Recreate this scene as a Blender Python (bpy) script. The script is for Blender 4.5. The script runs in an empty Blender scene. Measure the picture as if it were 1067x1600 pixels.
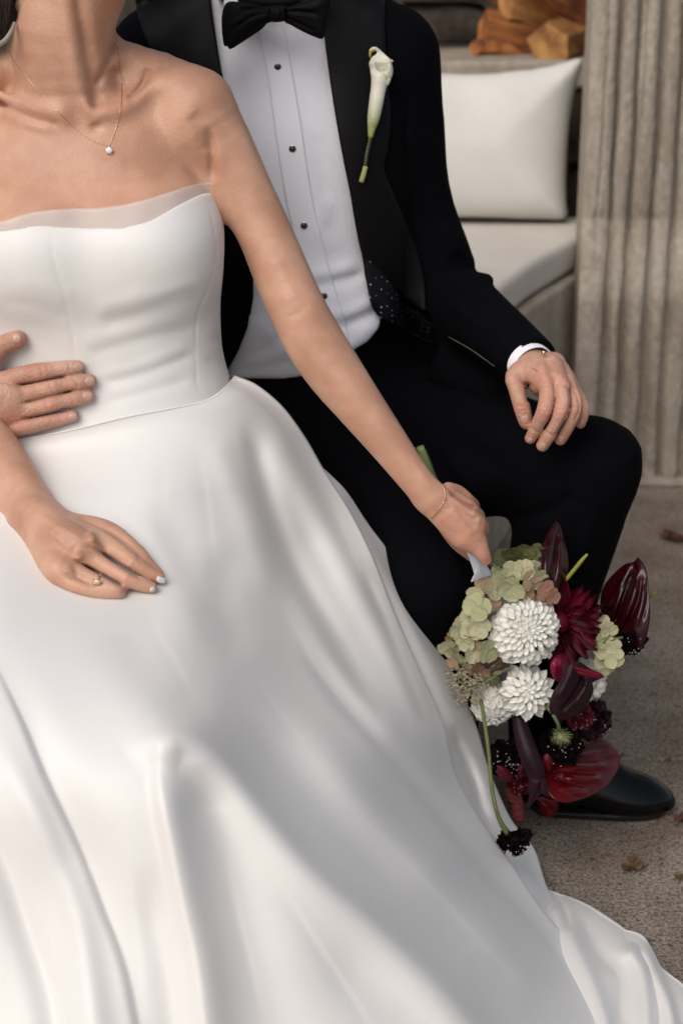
import bpy, bmesh, math, random
import numpy as np
from mathutils import Vector, Matrix
R = math.radians
scene = bpy.context.scene
C = scene.collection

# ------------------------------------------------------------------ camera
CAM_H, PITCH, LENS = 1.30, 20.0, 60.0
F = LENS / 36.0 * 1600.0            # focal length in photo pixels
cam_d = bpy.data.cameras.new('camera')
cam = bpy.data.objects.new('camera', cam_d); C.objects.link(cam)
cam.location = (0, 0, CAM_H); cam.rotation_euler = (R(90 - PITCH), 0, 0)
cam_d.sensor_fit = 'VERTICAL'; cam_d.sensor_height = 36.0; cam_d.lens = LENS
cam_d.clip_start = 0.05; cam_d.clip_end = 400
cam_d.dof.use_dof = True; cam_d.dof.focus_distance = 2.08; cam_d.dof.aperture_fstop = 5.0
scene.camera = cam

# ------------------------------------------------------------------ light
world = bpy.data.worlds.new('World'); scene.world = world; world.use_nodes = True
wn = world.node_tree; wn.nodes.clear()
wo = wn.nodes.new('ShaderNodeOutputWorld'); bg = wn.nodes.new('ShaderNodeBackground')
sky = wn.nodes.new('ShaderNodeTexSky'); sky.sky_type = 'NISHITA'; sky.sun_disc = False
SUN_EL, SUN_AZ = 44.0, -149.0       # azimuth measured from +Y, clockwise (the sun stands behind and left of the camera)
sky.sun_elevation = R(SUN_EL); sky.sun_rotation = R(SUN_AZ)
sky.air_density = 1.0; sky.dust_density = 3.0; sky.ozone_density = 0.6
bg.inputs['Strength'].default_value = 0.095
hs = wn.nodes.new('ShaderNodeHueSaturation'); hs.inputs['Saturation'].default_value = .6
wn.links.new(sky.outputs[0], hs.inputs['Color']); wn.links.new(hs.outputs[0], bg.inputs[0]); wn.links.new(bg.outputs[0], wo.inputs[0])
sun_d = bpy.data.lights.new('sun', 'SUN'); sun_d.energy = 1.5; sun_d.angle = R(50); sun_d.color = (1.0, 0.93, 0.85)
sun = bpy.data.objects.new('sun', sun_d); C.objects.link(sun)
_d = Vector((math.sin(R(SUN_AZ)) * math.cos(R(SUN_EL)), math.cos(R(SUN_AZ)) * math.cos(R(SUN_EL)), math.sin(R(SUN_EL))))
sun.rotation_euler = _d.to_track_quat('Z', 'Y').to_euler()
vs = scene.view_settings
vs.view_transform = 'Standard'; vs.look = 'None'; vs.gamma = 1.0; vs.use_curve_mapping = False
vs.exposure = 0.22

# ------------------------------------------------------------------ photo pixel <-> place
CP, SP = math.cos(R(PITCH)), math.sin(R(PITCH))
def P(px, py, Y):
    u = (px - 533.5) / F; v = (800.0 - py) / F
    dy = CP + v * SP; dz = -SP + v * CP
    t = Y / dy
    return np.array([u * t, Y, CAM_H + dz * t])
def Pf(px, py, z=0.0):
    """point where the line of sight through a pixel meets height z"""
    u = (px - 533.5) / F; v = (800.0 - py) / F
    dy = CP + v * SP; dz = -SP + v * CP
    t = (z - CAM_H) / dz
    return np.array([u * t, dy * t, z])
def proj(X):
    x = X[..., 0]; y = X[..., 1]; z = X[..., 2] - CAM_H
    d = y * CP - z * SP
    d = np.maximum(d, 0.05)
    v = (y * SP + z * CP) / d
    return 533.5 + F * x / d, 800.0 - F * v, d
def dist_at(p): return p[1] * CP - (p[2] - CAM_H) * SP
def J(px, py, Y, rpx):
    p = P(px, py, Y); return (p[0], p[1], p[2], rpx * dist_at(p) / F)

# ------------------------------------------------------------------ implicit surfaces
def smin(a, b, k):
    if k <= 0: return np.minimum(a, b)
    h = np.maximum(k - np.abs(a - b), 0) / k
    return np.minimum(a, b) - h * h * k * 0.25

class Prim:
    op = 'add'; k = 0.01; lo = None; hi = None
    def local(s, c, m, pj):
        if s.lo is None or np.all(np.abs(c - np.clip(c, s.lo, s.hi)) < m + s.k): return s
        return None

def crom(pts, n=4):
    pts = np.asarray(pts, float)
    if len(pts) < 3: return pts
    e = np.vstack([2 * pts[0] - pts[1], pts, 2 * pts[-1] - pts[-2]])
    out = []
    for i in range(1, len(e) - 2):
        p0, p1, p2, p3 = e[i - 1:i + 3]
        for t in np.linspace(0, 1, n, endpoint=False):
            out.append(0.5 * ((2 * p1) + (-p0 + p2) * t + (2 * p0 - 5 * p1 + 4 * p2 - p3) * t * t + (-p0 + 3 * p1 - 3 * p2 + p3) * t ** 3))
    out.append(e[-2]); return np.array(out)

class Chain(Prim):
    """tapered limb through points (x, y, z, r); flat squashes it along direction n"""
    def __init__(s, pts, k=0.01, n=None, flat=1.0, op='add', smooth=3, r0=0.0):
        s.p = crom(pts, smooth) if smooth > 1 else np.asarray(pts, float)
        s.p[:, 3] += r0
        s.k = k; s.op = op; s.n = None if n is None else np.asarray(n, float) / np.linalg.norm(n); s.flat = flat
        r = s.p[:, 3].max()
        s.lo = s.p[:, :3].min(0) - r; s.hi = s.p[:, :3].max(0) + r
    def local(s, c, m, pj):
        m = m + s.k
        if not np.all(np.abs(c - np.clip(c, s.lo, s.hi)) < m): return None
        a = s.p[:-1]; b = s.p[1:]; ab = b[:, :3] - a[:, :3]
        t = np.clip(((c - a[:, :3]) * ab).sum(1) / np.maximum((ab * ab).sum(1), 1e-12), 0, 1)
        d = np.linalg.norm(c - a[:, :3] - t[:, None] * ab, axis=1) - np.maximum(a[:, 3], b[:, 3])
        keep = np.flatnonzero(d < max(m * 1.75, d.min() + .012 + m * .9))
        if d.min() > m * 1.75: return None
        if len(keep) == len(a): return s
        import copy; q = copy.copy(s); q.seg = [(s.p[i], s.p[i + 1]) for i in range(keep[0], keep[-1] + 1)]; return q
    seg = None
    def ev(s, X):
        d = None
        for a, b in (s.seg or zip(s.p[:-1], s.p[1:])):
            ab = b[:3] - a[:3]; L = max(ab @ ab, 1e-12)
            v = X - a[:3]
            t = np.clip((v @ ab) / L, 0, 1)
            w = v - t[..., None] * ab
            if s.n is not None:
                c = w @ s.n
                w = w + (c * (1 / s.flat - 1))[..., None] * s.n
            q = np.sqrt((w * w).sum(-1)) - (a[3] + t * (b[3] - a[3]))
            if s.n is not None: q = q * (0.5 + 0.5 * s.flat)
            d = q if d is None else np.minimum(d, q)
        return d

class Ell(Prim):
    def __init__(s, c, r, k=0.02, op='add', rot=None):
        s.c = np.asarray(c, float); s.r = np.asarray(r, float); s.k = k; s.op = op
        s.M = None if rot is None else np.array(Matrix.Rotation(R(rot[0]), 3, 'X') @ Matrix.Rotation(R(rot[1]), 3, 'Y') @ Matrix.Rotation(R(rot[2]), 3, 'Z'))
        m = s.r.max(); s.lo = s.c - m; s.hi = s.c + m
    def ev(s, X):
        v = X - s.c
        if s.M is not None: v = v @ s.M
        q = v / s.r
        k0 = np.sqrt((q * q).sum(-1)); q2 = q / s.r
        k1 = np.sqrt((q2 * q2).sum(-1)) + 1e-9
        return k0 * (k0 - 1) / k1

class Loft(Prim):
    """stacked ellipses; sections given as (py, pxL, pxR, Ycentre, ry)"""
    def __init__(s, secs, k=0.03, grow=0.0, power=2.25, zmin=None, zmax=None):
        rows = []
        for py, l, r, Y, ry in secs:
            a = P(l, py, Y); b = P(r, py, Y)
            rows.append([a[2], (a[0] + b[0]) / 2, Y, (b[0] - a[0]) / 2, ry])
        rows = np.array(sorted(rows, key=lambda q: q[0]))
        s.s = crom(rows, 6); s.s = s.s[np.argsort(s.s[:, 0])]
        s.g = grow; s.k = k; s.pw = power
        s.z0 = s.s[0, 0] if zmin is None else zmin; s.z1 = s.s[-1, 0] if zmax is None else zmax
        q = s.s
        s.lo = np.array([(q[:, 1] - q[:, 3]).min() - grow, (q[:, 2] - q[:, 4]).min() - grow, s.z0])
        s.hi = np.array([(q[:, 1] + q[:, 3]).max() + grow, (q[:, 2] + q[:, 4]).max() + grow, s.z1])
    def ev(s, X):
        z = X[..., 2]; q = s.s
        cx = np.interp(z, q[:, 0], q[:, 1]); cy = np.interp(z, q[:, 0], q[:, 2])
        rx = np.interp(z, q[:, 0], q[:, 3]) + s.g; ry = np.interp(z, q[:, 0], q[:, 4]) + s.g
        a = np.abs(X[..., 0] - cx) / rx; b = np.abs(X[..., 1] - cy) / ry
        k0 = (a ** s.pw + b ** s.pw) ** (1 / s.pw) + 1e-9
        k1 = np.sqrt((a / rx) ** 2 + (b / ry) ** 2) + 1e-6
        d = k0 * (k0 - 1) / np.maximum(k1, 1e-3)
        d = np.maximum(d, -np.minimum(rx, ry))
        e = np.maximum(z - s.z1, s.z0 - z)
        return np.maximum(d, e)

def poly_sd(px, py, pts):
    """signed distance (negative inside) to a polygon, in pixels"""
    pts = np.asarray(pts, float); n = len(pts)
    d = np.full(px.shape, 1e18); sg = np.ones(px.shape)
    for i in range(n):
        a = pts[i]; b = pts[i - 1]
        ex, ey = b - a; wx = px - a[0]; wy = py - a[1]
        t = np.clip((wx * ex + wy * ey) / (ex * ex + ey * ey + 1e-12), 0, 1)
        bx = wx - ex * t; by = wy - ey * t
        d = np.minimum(d, bx * bx + by * by)
        c1 = py >= a[1]; c2 = py < b[1]; c3 = (ex * wy) > (ey * wx)
        flip = (c1 & c2 & c3) | (~c1 & ~c2 & ~c3)
        sg = np.where(flip, -sg, sg)
    return sg * np.sqrt(d)

def line_lat(px, py, pts):
    """distance to a polyline, the signed side and the position 0..1 along it"""
    pts = np.asarray(pts, float)
    L = np.r_[0, np.cumsum(np.hypot(*(pts[1:] - pts[:-1]).T))]
    best = np.full(px.shape, 1e18); side = np.zeros(px.shape); al = np.zeros(px.shape)
    for i in range(len(pts) - 1):
        a = pts[i]; e = pts[i + 1] - a
        wx = px - a[0]; wy = py - a[1]; l2 = e @ e
        t = np.clip((wx * e[0] + wy * e[1]) / l2, 0, 1)
        bx = wx - e[0] * t; by = wy - e[1] * t
        d = bx * bx + by * by
        m = d < best
        best = np.where(m, d, best)
        side = np.where(m, np.sign(e[0] * wy - e[1] * wx), side)
        al = np.where(m, (L[i] + t * (L[i + 1] - L[i])) / L[-1], al)
    return np.sqrt(best), side, al

class Cut(Prim):
    """keep='in' keeps only what lies inside the outline, 'out' removes it; acts only where Y < ymax"""
    op = 'cut'
    def __init__(s, pts, keep='in', ymax=99., ymin=-99., k=0.0):
        s.pts = crom_closed(pts) if k else pts; s.keep = keep; s.ymax = ymax; s.ymin = ymin; s.k = k
    def mod(s, d, X):
        px, py, dd = proj(X)
        q = poly_sd(px, py, s.pts) * dd / F
        if s.keep == 'out':
            q = -q
            q = np.minimum(q, np.maximum(s.ymax - X[..., 1], -1)) if s.ymax < 50 else q
            q = np.where(X[..., 1] > s.ymax, -1.0, q)
        return np.maximum(d, q)

class Disp(Prim):
    """ridge (amp > 0) or furrow (amp < 0) along a line, widths in pixels on its two sides"""
    op = 'mod'
    def __init__(s, pts, amp, wl, wr=None, ymax=99., ymin=-99., smooth=True, ends=0.15):
        s.pts = crom(pts, 3) if smooth and len(pts) > 2 else np.asarray(pts, float)
        s.amp = amp; s.wl = wl; s.wr = wl if wr is None else wr; s.ymax = ymax; s.ymin = ymin; s.ends = ends
    def local(s, c, m, pj):
        w = 2.7 * max(s.wl, s.wr) + m * 1.75 * F / pj[2]
        lo = s.pts.min(0) - w; hi = s.pts.max(0) + w
        return s if lo[0] < pj[0] < hi[0] and lo[1] < pj[1] < hi[1] and c[1] - 1.75 * m < s.ymax and c[1] + 1.75 * m > s.ymin else None
    def mod(s, d, X):
        px, py, dd = proj(X)
        lo = s.pts.min(0) - 3 * max(s.wl, s.wr); hi = s.pts.max(0) + 3 * max(s.wl, s.wr)
        m = (px > lo[0]) & (px < hi[0]) & (py > lo[1]) & (py < hi[1]) & (X[..., 1] < s.ymax) & (X[..., 1] > s.ymin) & (np.abs(d) < 0.03)
        if not m.any(): return d
        l, sd, al = line_lat(px[m], py[m], s.pts)
        w = np.where(sd > 0, s.wr, s.wl)
        e = np.clip(np.minimum(al, 1 - al) / max(s.ends, 1e-3), 0, 1); e = e * e * (3 - 2 * e)
        d = d.copy(); d[m] -= s.amp * e * np.exp(-(l / w) ** 2)
        return d

class Noise(Prim):
    op = 'mod'
    def __init__(s, amp, freq, seed=0, dirs=6):
        rs = np.random.RandomState(seed)
        s.a = amp; s.w = [(rs.normal(size=3) * freq, rs.rand() * 6.28) for _ in range(dirs)]
    def mod(s, d, X):
        n = 0
        for w, p in s.w: n = n + np.sin(X @ w + p)
        return d - s.a * n / len(s.w)

class Puff(Prim):
    """a cushion-like solid: an outline, a depth and a half thickness that swells from the edge"""
    def __init__(s, pts, Y, tmax, w=30., k=0.004, edge=0.0015, op='add', slope=(0, 0), bend=None, smooth=3, pad=0.1):
        pts = np.asarray(pts, float)
        s.pts = crom(np.vstack([pts, pts[:1]]), smooth)[:-1] if smooth > 1 else pts
        s.Y = Y; s.t = tmax; s.w = w; s.k = k; s.e = edge; s.op = op; s.sl = slope; s.bend = bend
        s.c = s.pts.mean(0)
        ys = [s.yc(a[0], a[1]) for a in s.pts]
        Q = np.array([P(a[0], a[1], y) for a, y in zip(s.pts, ys)])
        s.lo = Q.min(0) - tmax - pad * 0.2; s.hi = Q.max(0) + tmax + pad * 0.2
    def yc(s, px, py):
        y = s.Y + s.sl[0] * (px - s.c[0]) + s.sl[1] * (py - s.c[1])
        if s.bend is not None: y = y + s.bend(px, py)
        return y
    def ev(s, X):
        px, py, dd = proj(X)
        pd = poly_sd(px, py, s.pts)
        T = s.e + s.t * np.sqrt(np.clip(1 - np.exp(np.minimum(pd, 0) / s.w), 0, 1))
        a = np.abs(X[..., 1] - s.yc(px, py)) - T
        b = pd * dd / F
        return np.where(b > 0, np.sqrt(np.maximum(a, 0) ** 2 + b ** 2), np.maximum(a * 0.8, b * 1.0))

def field(prims, X, mods=True):
    d = np.full(X.shape[:-1], 1.0)
    for p in prims:
        if p.op == 'add': d = smin(d, p.ev(X), p.k)
        elif p.op == 'sub': d = -smin(-d, p.ev(X), p.k)
        elif mods: d = p.mod(d, X)
    return d

def mesh_sdf(prims, h, N=20, lo=None, hi=None):
    adds = [p for p in prims if p.op == 'add']
    if lo is None: lo = np.min([p.lo for p in adds], 0) - 4 * h
    if hi is None: hi = np.max([p.hi for p in adds], 0) + 4 * h
    lo = np.floor(np.asarray(lo) / h).astype(int); hi = np.ceil(np.asarray(hi) / h).astype(int)
    nb = (hi - lo) // N + 1
    B = np.stack(np.meshgrid(*[np.arange(n) for n in nb], indexing='ij'), -1).reshape(-1, 3)
    half = N * h * 0.5
    cen = (lo + B * N) * h + half
    act = np.zeros(len(B), bool)
    for i in range(0, len(B), 60000):
        d = field(prims, cen[i:i + 60000], False)
        act[i:i + 60000] = np.abs(d) < half * 1.8 + 0.008
    B = B[act]; cen = cen[act]
    keys, verts, quads = [], [], []
    ar = np.arange(N + 2)
    G = np.stack(np.meshgrid(ar, ar, ar, indexing='ij'), -1).astype(float)
    for b, c in zip(B, cen):
        base = lo + b * N
        use = []
        pj = proj(c); mm = half + 2 * h + 0.004
        for p in prims:
            q = p.local(c, mm, pj)
            if q is not None: use.append(q)
        if not any(p.op == 'add' for p in use): continue
        X = (base + G) * h
        S = field(use, X)
        neg = S < 0
        if neg.all() or not neg.any(): continue
        # cells
        nc = N + 1
        cnt = np.zeros((nc,) * 3); acc = np.zeros((nc, nc, nc, 3))
        for ax in range(3):
            for o1 in (0, 1):
                for o2 in (0, 1):
                    off = [0, 0, 0]; oth = [a for a in range(3) if a != ax]
                    off[oth[0]] = o1; off[oth[1]] = o2
                    s0 = S[off[0]:off[0] + nc, off[1]:off[1] + nc, off[2]:off[2] + nc]
                    o = list(off); o[ax] = 1
                    s1 = S[o[0]:o[0] + nc, o[1]:o[1] + nc, o[2]:o[2] + nc]
                    m = (s0 < 0) != (s1 < 0)
                    t = np.where(m, s0 / np.where(m, s0 - s1, 1), 0)
                    cnt += m
                    for a in range(3):
                        acc[..., a] += np.where(m, off[a] + (t if a == ax else 0), 0)
        cell = cnt > 0
        idx = np.argwhere(cell)
        if not len(idx): continue
        vp = acc[cell] / cnt[cell][:, None] + idx + base
        keys.append(idx + base); verts.append(vp * h)
        for ax in range(3):
            sl = [slice(1, N + 1)] * 3; s0 = S[tuple(sl)]
            sl2 = list(sl); sl2[ax] = slice(2, N + 2); s1 = S[tuple(sl2)]
            m = (s0 < 0) != (s1 < 0)
            e = np.argwhere(m) + 1
            if not len(e): continue
            inside = (s0 < 0)[m]
            u, v = [(1, 2), (2, 0), (0, 1)][ax]
            q = np.repeat(e[:, None, :], 4, 1)
            q[:, 0, u] -= 1; q[:, 0, v] -= 1; q[:, 1, v] -= 1; q[:, 3, u] -= 1
            q[~inside] = q[~inside][:, ::-1]
            quads.append(q + base)
    if not keys: return np.zeros((0, 3)), np.zeros((0, 4), int)
    K = np.vstack(keys); V = np.vstack(verts); Q = np.vstack(quads)
    mn = K.min(0); dim = K.max(0) - mn + 1
    enc = lambda k: ((k[..., 0] - mn[0]) * dim[1] + (k[..., 1] - mn[1])) * dim[2] + (k[..., 2] - mn[2])
    ke, fi = np.unique(enc(K), return_index=True)
    V = V[fi]
    qi = np.searchsorted(ke, enc(Q))
    return V, qi

def raw_mesh(name, V, Fq, smooth=True):
    me = bpy.data.meshes.new(name)
    V = np.asarray(V, np.float32); Fq = np.asarray(Fq, np.int32)
    n = Fq.shape[1]
    me.vertices.add(len(V)); me.vertices.foreach_set('co', V.ravel())
    me.loops.add(Fq.size); me.loops.foreach_set('vertex_index', Fq.ravel())
    me.polygons.add(len(Fq)); me.polygons.foreach_set('loop_start', np.arange(0, Fq.size, n, dtype=np.int32))
    me.update(calc_edges=True); me.validate()
    if smooth: me.polygons.foreach_set('use_smooth', np.ones(len(me.polygons), bool))
    return me

def link(name, me, m=None, parent=None):
    o = bpy.data.objects.new(name, me); C.objects.link(o)
    if m is not None: me.materials.append(m)
    if parent is not None:
        o.parent = parent
        o.matrix_parent_inverse = Matrix.Translation(-parent.location) if parent.type == 'EMPTY' and parent.parent is None else Matrix.Identity(4)
    return o

def largest(V, Q, nkeep=1):
    n = len(V); lab = np.arange(n)
    e = np.vstack([Q[:, [0, 1]], Q[:, [1, 2]], Q[:, [2, 3]]])
    while True:
        m = np.minimum(lab[e[:, 0]], lab[e[:, 1]]); old = lab.copy()
        np.minimum.at(lab, e[:, 0], m); np.minimum.at(lab, e[:, 1], m)
        lab = lab[lab]; lab = lab[lab]
        if (lab == old).all(): break
    ql = lab[Q[:, 0]]; u, c = np.unique(ql, return_counts=True)
    keep = u[np.argsort(-c)[:nkeep]]; Q = Q[np.isin(ql, keep)]
    used = np.unique(Q); mp = np.full(n, -1); mp[used] = np.arange(len(used))
    return V[used], mp[Q]

def sdf_obj(name, prims, h, m, parent=None, relax=1, islands=1, **kw):
    V, Q = mesh_sdf(prims, h, **kw)
    V, Q = largest(V, Q, islands)
    for _ in range(relax):
        acc = np.zeros_like(V); cn = np.zeros(len(V))
        for i in range(4):
            a = Q[:, i]; b = Q[:, (i + 1) % 4]
            for c in range(3):
                acc[:, c] += np.bincount(a, V[b, c], len(V)) + np.bincount(b, V[a, c], len(V))
            cn += np.bincount(a, minlength=len(V)) + np.bincount(b, minlength=len(V))
        V = V * 0.5 + acc / cn[:, None] * 0.5
    return link(name, raw_mesh(name, V, Q), m, parent)

def face(c, f, s=1.0, up=(0, 0, 1)):
    """head with jaw, nose, brow, sockets, lips and ears; c = centre, f = direction it looks"""
    c = np.asarray(c, float); f = np.asarray(f, float); f /= np.linalg.norm(f); r = np.cross(f, up); r /= np.linalg.norm(r); u = np.cross(r, f)
    q = lambda a, b, d, rad=0: (*(c + s * (f * a + r * b + u * d)), rad * s)
    p = [Ell(q(-.015, 0, .030)[:3], (.076 * s, .090 * s, .088 * s), .02), Chain([q(.020, 0, .02, .062), q(.040, 0, -.040, .046), q(.060, 0, -.088, .020)], k=.02),
         Chain([q(.01, .05, -.03, .022), q(.035, .032, -.072, .018), q(.064, 0, -.094, .016), q(.035, -.032, -.072, .018), q(.01, -.05, -.03, .022)], k=.02),
         Chain([q(.078, 0, .022, .006), q(.094, 0, -.004, .008), q(.103, 0, -.018, .0095)], k=.010), Chain([q(.088, .012, -.022, .006), q(.088, -.012, -.022, .006)], k=.006),
         Chain([q(.070, .045, .030, .010), q(.082, .018, .033, .010)], k=.014), Chain([q(.070, -.045, .030, .010), q(.082, -.018, .033, .010)], k=.014),
         Chain([q(.080, .024, -.045, .004), q(.090, 0, -.043, .006), q(.080, -.024, -.045, .004)], k=.006), Chain([q(.078, .020, -.054, .005), q(.087, 0, -.055, .007), q(.078, -.020, -.054, .005)], k=.005)]
    for sd in (1, -1):
        p += [Ell(q(.088, sd * .031, .012)[:3], (.013 * s,) * 3, .012, op='sub'), Ell(q(.072, sd * .031, .012)[:3], (.0125 * s,) * 3, .001), Chain([q(-.012, sd * .078, .018, .011), q(-.016, sd * .081, -.005, .010), q(-.008, sd * .077, -.026, .007)], k=.006)]
    return p

def trace(prims, px, py, y0=1.0, y1=3.2, mods=True, step=0.8):
    """depth Y where the line of sight through (px, py) first meets the surface; nan if it misses"""
    px = np.atleast_1d(np.asarray(px, float)); py = np.atleast_1d(np.asarray(py, float))
    u = (px - 533.5) / F; v = (800.0 - py) / F
    D = np.stack([u, CP + v * SP, -SP + v * CP], -1)
    ln = np.linalg.norm(D, axis=-1)
    t = y0 / D[:, 1]
    O = np.array([0, 0, CAM_H])
    for _ in range(90):
        X = O + D * t[:, None]
        d = field(prims, X, mods)
        t = t + np.clip(d, -0.02, 0.05) * step / ln
        if np.all(np.abs(d) < 1e-4): break
    X = O + D * t[:, None]
    d = field(prims, X, mods)
    Y = X[:, 1].copy(); Y[(np.abs(d) > 0.004) | (Y > y1)] = np.nan
    return Y

def thing(name, label, cat, loc=(0, 0, 0), group=None):
    o = bpy.data.objects.new(name, None); C.objects.link(o); o.location = loc; o.empty_display_size = 0.1
    o['label'] = label; o['category'] = cat
    if group: o['group'] = group
    return o
def tag(o, label, cat, group=None):
    o['label'] = label; o['category'] = cat
    if group: o['group'] = group
    return o
def struct(o): o['kind'] = 'structure'; return o

# generic mesh helpers -------------------------------------------------
def tube_mesh(name, pts, rad, seg=8, smooth=3, cap=True, scale2=1.0):
    pts = np.asarray([list(p)[:3] for p in pts], float)
    rad = np.asarray(rad if np.ndim(rad) else [rad] * len(pts), float)
    q = crom(np.c_[pts, rad], smooth) if smooth > 1 and len(pts) > 2 else np.c_[pts, rad]
    pts, rad = q[:, :3], q[:, 3]
    n = len(pts); T = np.gradient(pts, axis=0); T /= np.linalg.norm(T, axis=1)[:, None] + 1e-12
    up = np.array([0, 0, 1.0]) if abs(T[0][2]) < 0.9 else np.array([1.0, 0, 0])
    V = []; N = np.cross(T[0], up); N /= np.linalg.norm(N)
    for i in range(n):
        N = N - (N @ T[i]) * T[i]; N /= np.linalg.norm(N); Bn = np.cross(T[i], N)
        for k in range(seg):
            a = 2 * math.pi * k / seg
            V.append(pts[i] + rad[i] * (math.cos(a) * N + scale2 * math.sin(a) * Bn))
    faces = []
    for i in range(n - 1):
        for k in range(seg):
            k2 = (k + 1) % seg
            faces.append((i * seg + k, i * seg + k2, (i + 1) * seg + k2, (i + 1) * seg + k))
    if cap:
        faces.append(tuple(range(seg))[::-1]); faces.append(tuple((n - 1) * seg + k for k in range(seg)))
    me = bpy.data.meshes.new(name); me.from_pydata([tuple(v) for v in V], [], faces)
    for p in me.polygons: p.use_smooth = len(p.vertices) == 4
    return me

def grid_mesh(name, V, thick=0.0):
    """V[i,j,3] -> sheet; thick gives it a second skin and a rim"""
    V = np.asarray(V, float); a, b = V.shape[:2]
    idx = np.arange(a * b).reshape(a, b)
    Q = np.stack([idx[:-1, :-1], idx[:-1, 1:], idx[1:, 1:], idx[1:, :-1]], -1).reshape(-1, 4)
    W = V.reshape(-1, 3)
    if thick:
        du = np.gradient(V, axis=0); dv = np.gradient(V, axis=1)
        n = np.cross(du, dv); n /= np.linalg.norm(n, axis=-1, keepdims=True) + 1e-12
        W2 = (V + n * thick).reshape(-1, 3); o = a * b
        Q2 = Q[:, ::-1] + o
        rim = np.r_[idx[0, :], idx[1:, -1], idx[-1, -2::-1], idx[-2:0:-1, 0]]
        r2 = np.roll(rim, -1)
        Q3 = np.stack([r2, rim, rim + o, r2 + o], -1)
        W = np.vstack([W, W2]); Q = np.vstack([Q, Q2, Q3])
    return raw_mesh(name, W, Q)

def box_mesh(name, lo, hi, bev=0.004, seg=2):
    bm = bmesh.new(); bmesh.ops.create_cube(bm, size=1)
    lo = Vector(lo); hi = Vector(hi)
    for v in bm.verts: v.co = Vector((lo[i] + (v.co[i] + 0.5) * (hi[i] - lo[i]) for i in range(3)))
    if bev: bmesh.ops.bevel(bm, geom=bm.edges[:], offset=bev, segments=seg, profile=0.5, affect='EDGES')
    me = bpy.data.meshes.new(name); bm.to_mesh(me); bm.free(); return me

# ------------------------------------------------------------------ materials
def rnd_extra(col, amt):
    def f(m, nt, n, b, mp):
        base = b.inputs['Base Color'].links[0].from_socket
        oi = n.new('ShaderNodeObjectInfo'); mu = n.new('ShaderNodeMath'); mu.operation = 'MULTIPLY'; mu.inputs[1].default_value = amt
        nt.links.new(oi.outputs['Random'], mu.inputs[0])
        mx = n.new('ShaderNodeMix'); mx.data_type = 'RGBA'; mx.inputs['B'].default_value = (*col, 1)
        nt.links.new(mu.outputs[0], mx.inputs['Factor']); nt.links.new(base, mx.inputs['A']); nt.links.new(mx.outputs['Result'], b.inputs['Base Color'])
    return f
def mat(name, col, rough=0.6, var=None, vscale=20., bump=0.0, bscale=200., spec=0.5, sheen=0.0, sss=0.0, sssr=(1, .35, .2), ssss=0.01,
        metal=0.0, coat=0.0, alpha=None, extra=None, stretch=(1, 1, 1), detail=6, trans=0.0, bdist=0.001, sharp=(0.35, 0.65), rnd_col=None, rnd_amt=.7):
    m = bpy.data.materials.new(name); m.use_nodes = True
    nt = m.node_tree; n = nt.nodes; b = n['Principled BSDF']
    b.inputs['Roughness'].default_value = rough; b.inputs['Specular IOR Level'].default_value = spec
    b.inputs['Metallic'].default_value = metal; b.inputs['Base Color'].default_value = (*col, 1)
    b.inputs['Sheen Weight'].default_value = sheen; b.inputs['Coat Weight'].default_value = coat
    if sss:
        b.inputs['Subsurface Weight'].default_value = sss; b.inputs['Subsurface Radius'].default_value = sssr
        b.inputs['Subsurface Scale'].default_value = ssss
    if trans: b.inputs['Transmission Weight'].default_value = trans
    if rnd_col: extra = rnd_extra(rnd_col, rnd_amt)
    tc = n.new('ShaderNodeTexCoord'); mp = n.new('ShaderNodeMapping'); mp.inputs['Scale'].default_value = stretch
    nt.links.new(tc.outputs['Object'], mp.inputs[0])
    if var is not None:
        t = n.new('ShaderNodeTexNoise'); t.inputs['Scale'].default_value = vscale; t.inputs['Detail'].default_value = detail
        nt.links.new(mp.outputs[0], t.inputs['Vector'])
        cr = n.new('ShaderNodeValToRGB'); cr.color_ramp.elements[0].position = sharp[0]; cr.color_ramp.elements[1].position = sharp[1]
        cr.color_ramp.elements[0].color = (*var, 1); cr.color_ramp.elements[1].color = (*col, 1)
        nt.links.new(t.outputs[0], cr.inputs[0]); nt.links.new(cr.outputs[0], b.inputs['Base Color'])
    if bump:
        t2 = n.new('ShaderNodeTexNoise'); t2.inputs['Scale'].default_value = bscale; t2.inputs['Detail'].default_value = 4
        nt.links.new(mp.outputs[0], t2.inputs['Vector'])
        bp = n.new('ShaderNodeBump'); bp.inputs['Strength'].default_value = bump; bp.inputs['Distance'].default_value = bdist
        nt.links.new(t2.outputs[0], bp.inputs['Height']); nt.links.new(bp.outputs[0], b.inputs['Normal'])
    if extra: extra(m, nt, n, b, mp)
    return m
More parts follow.
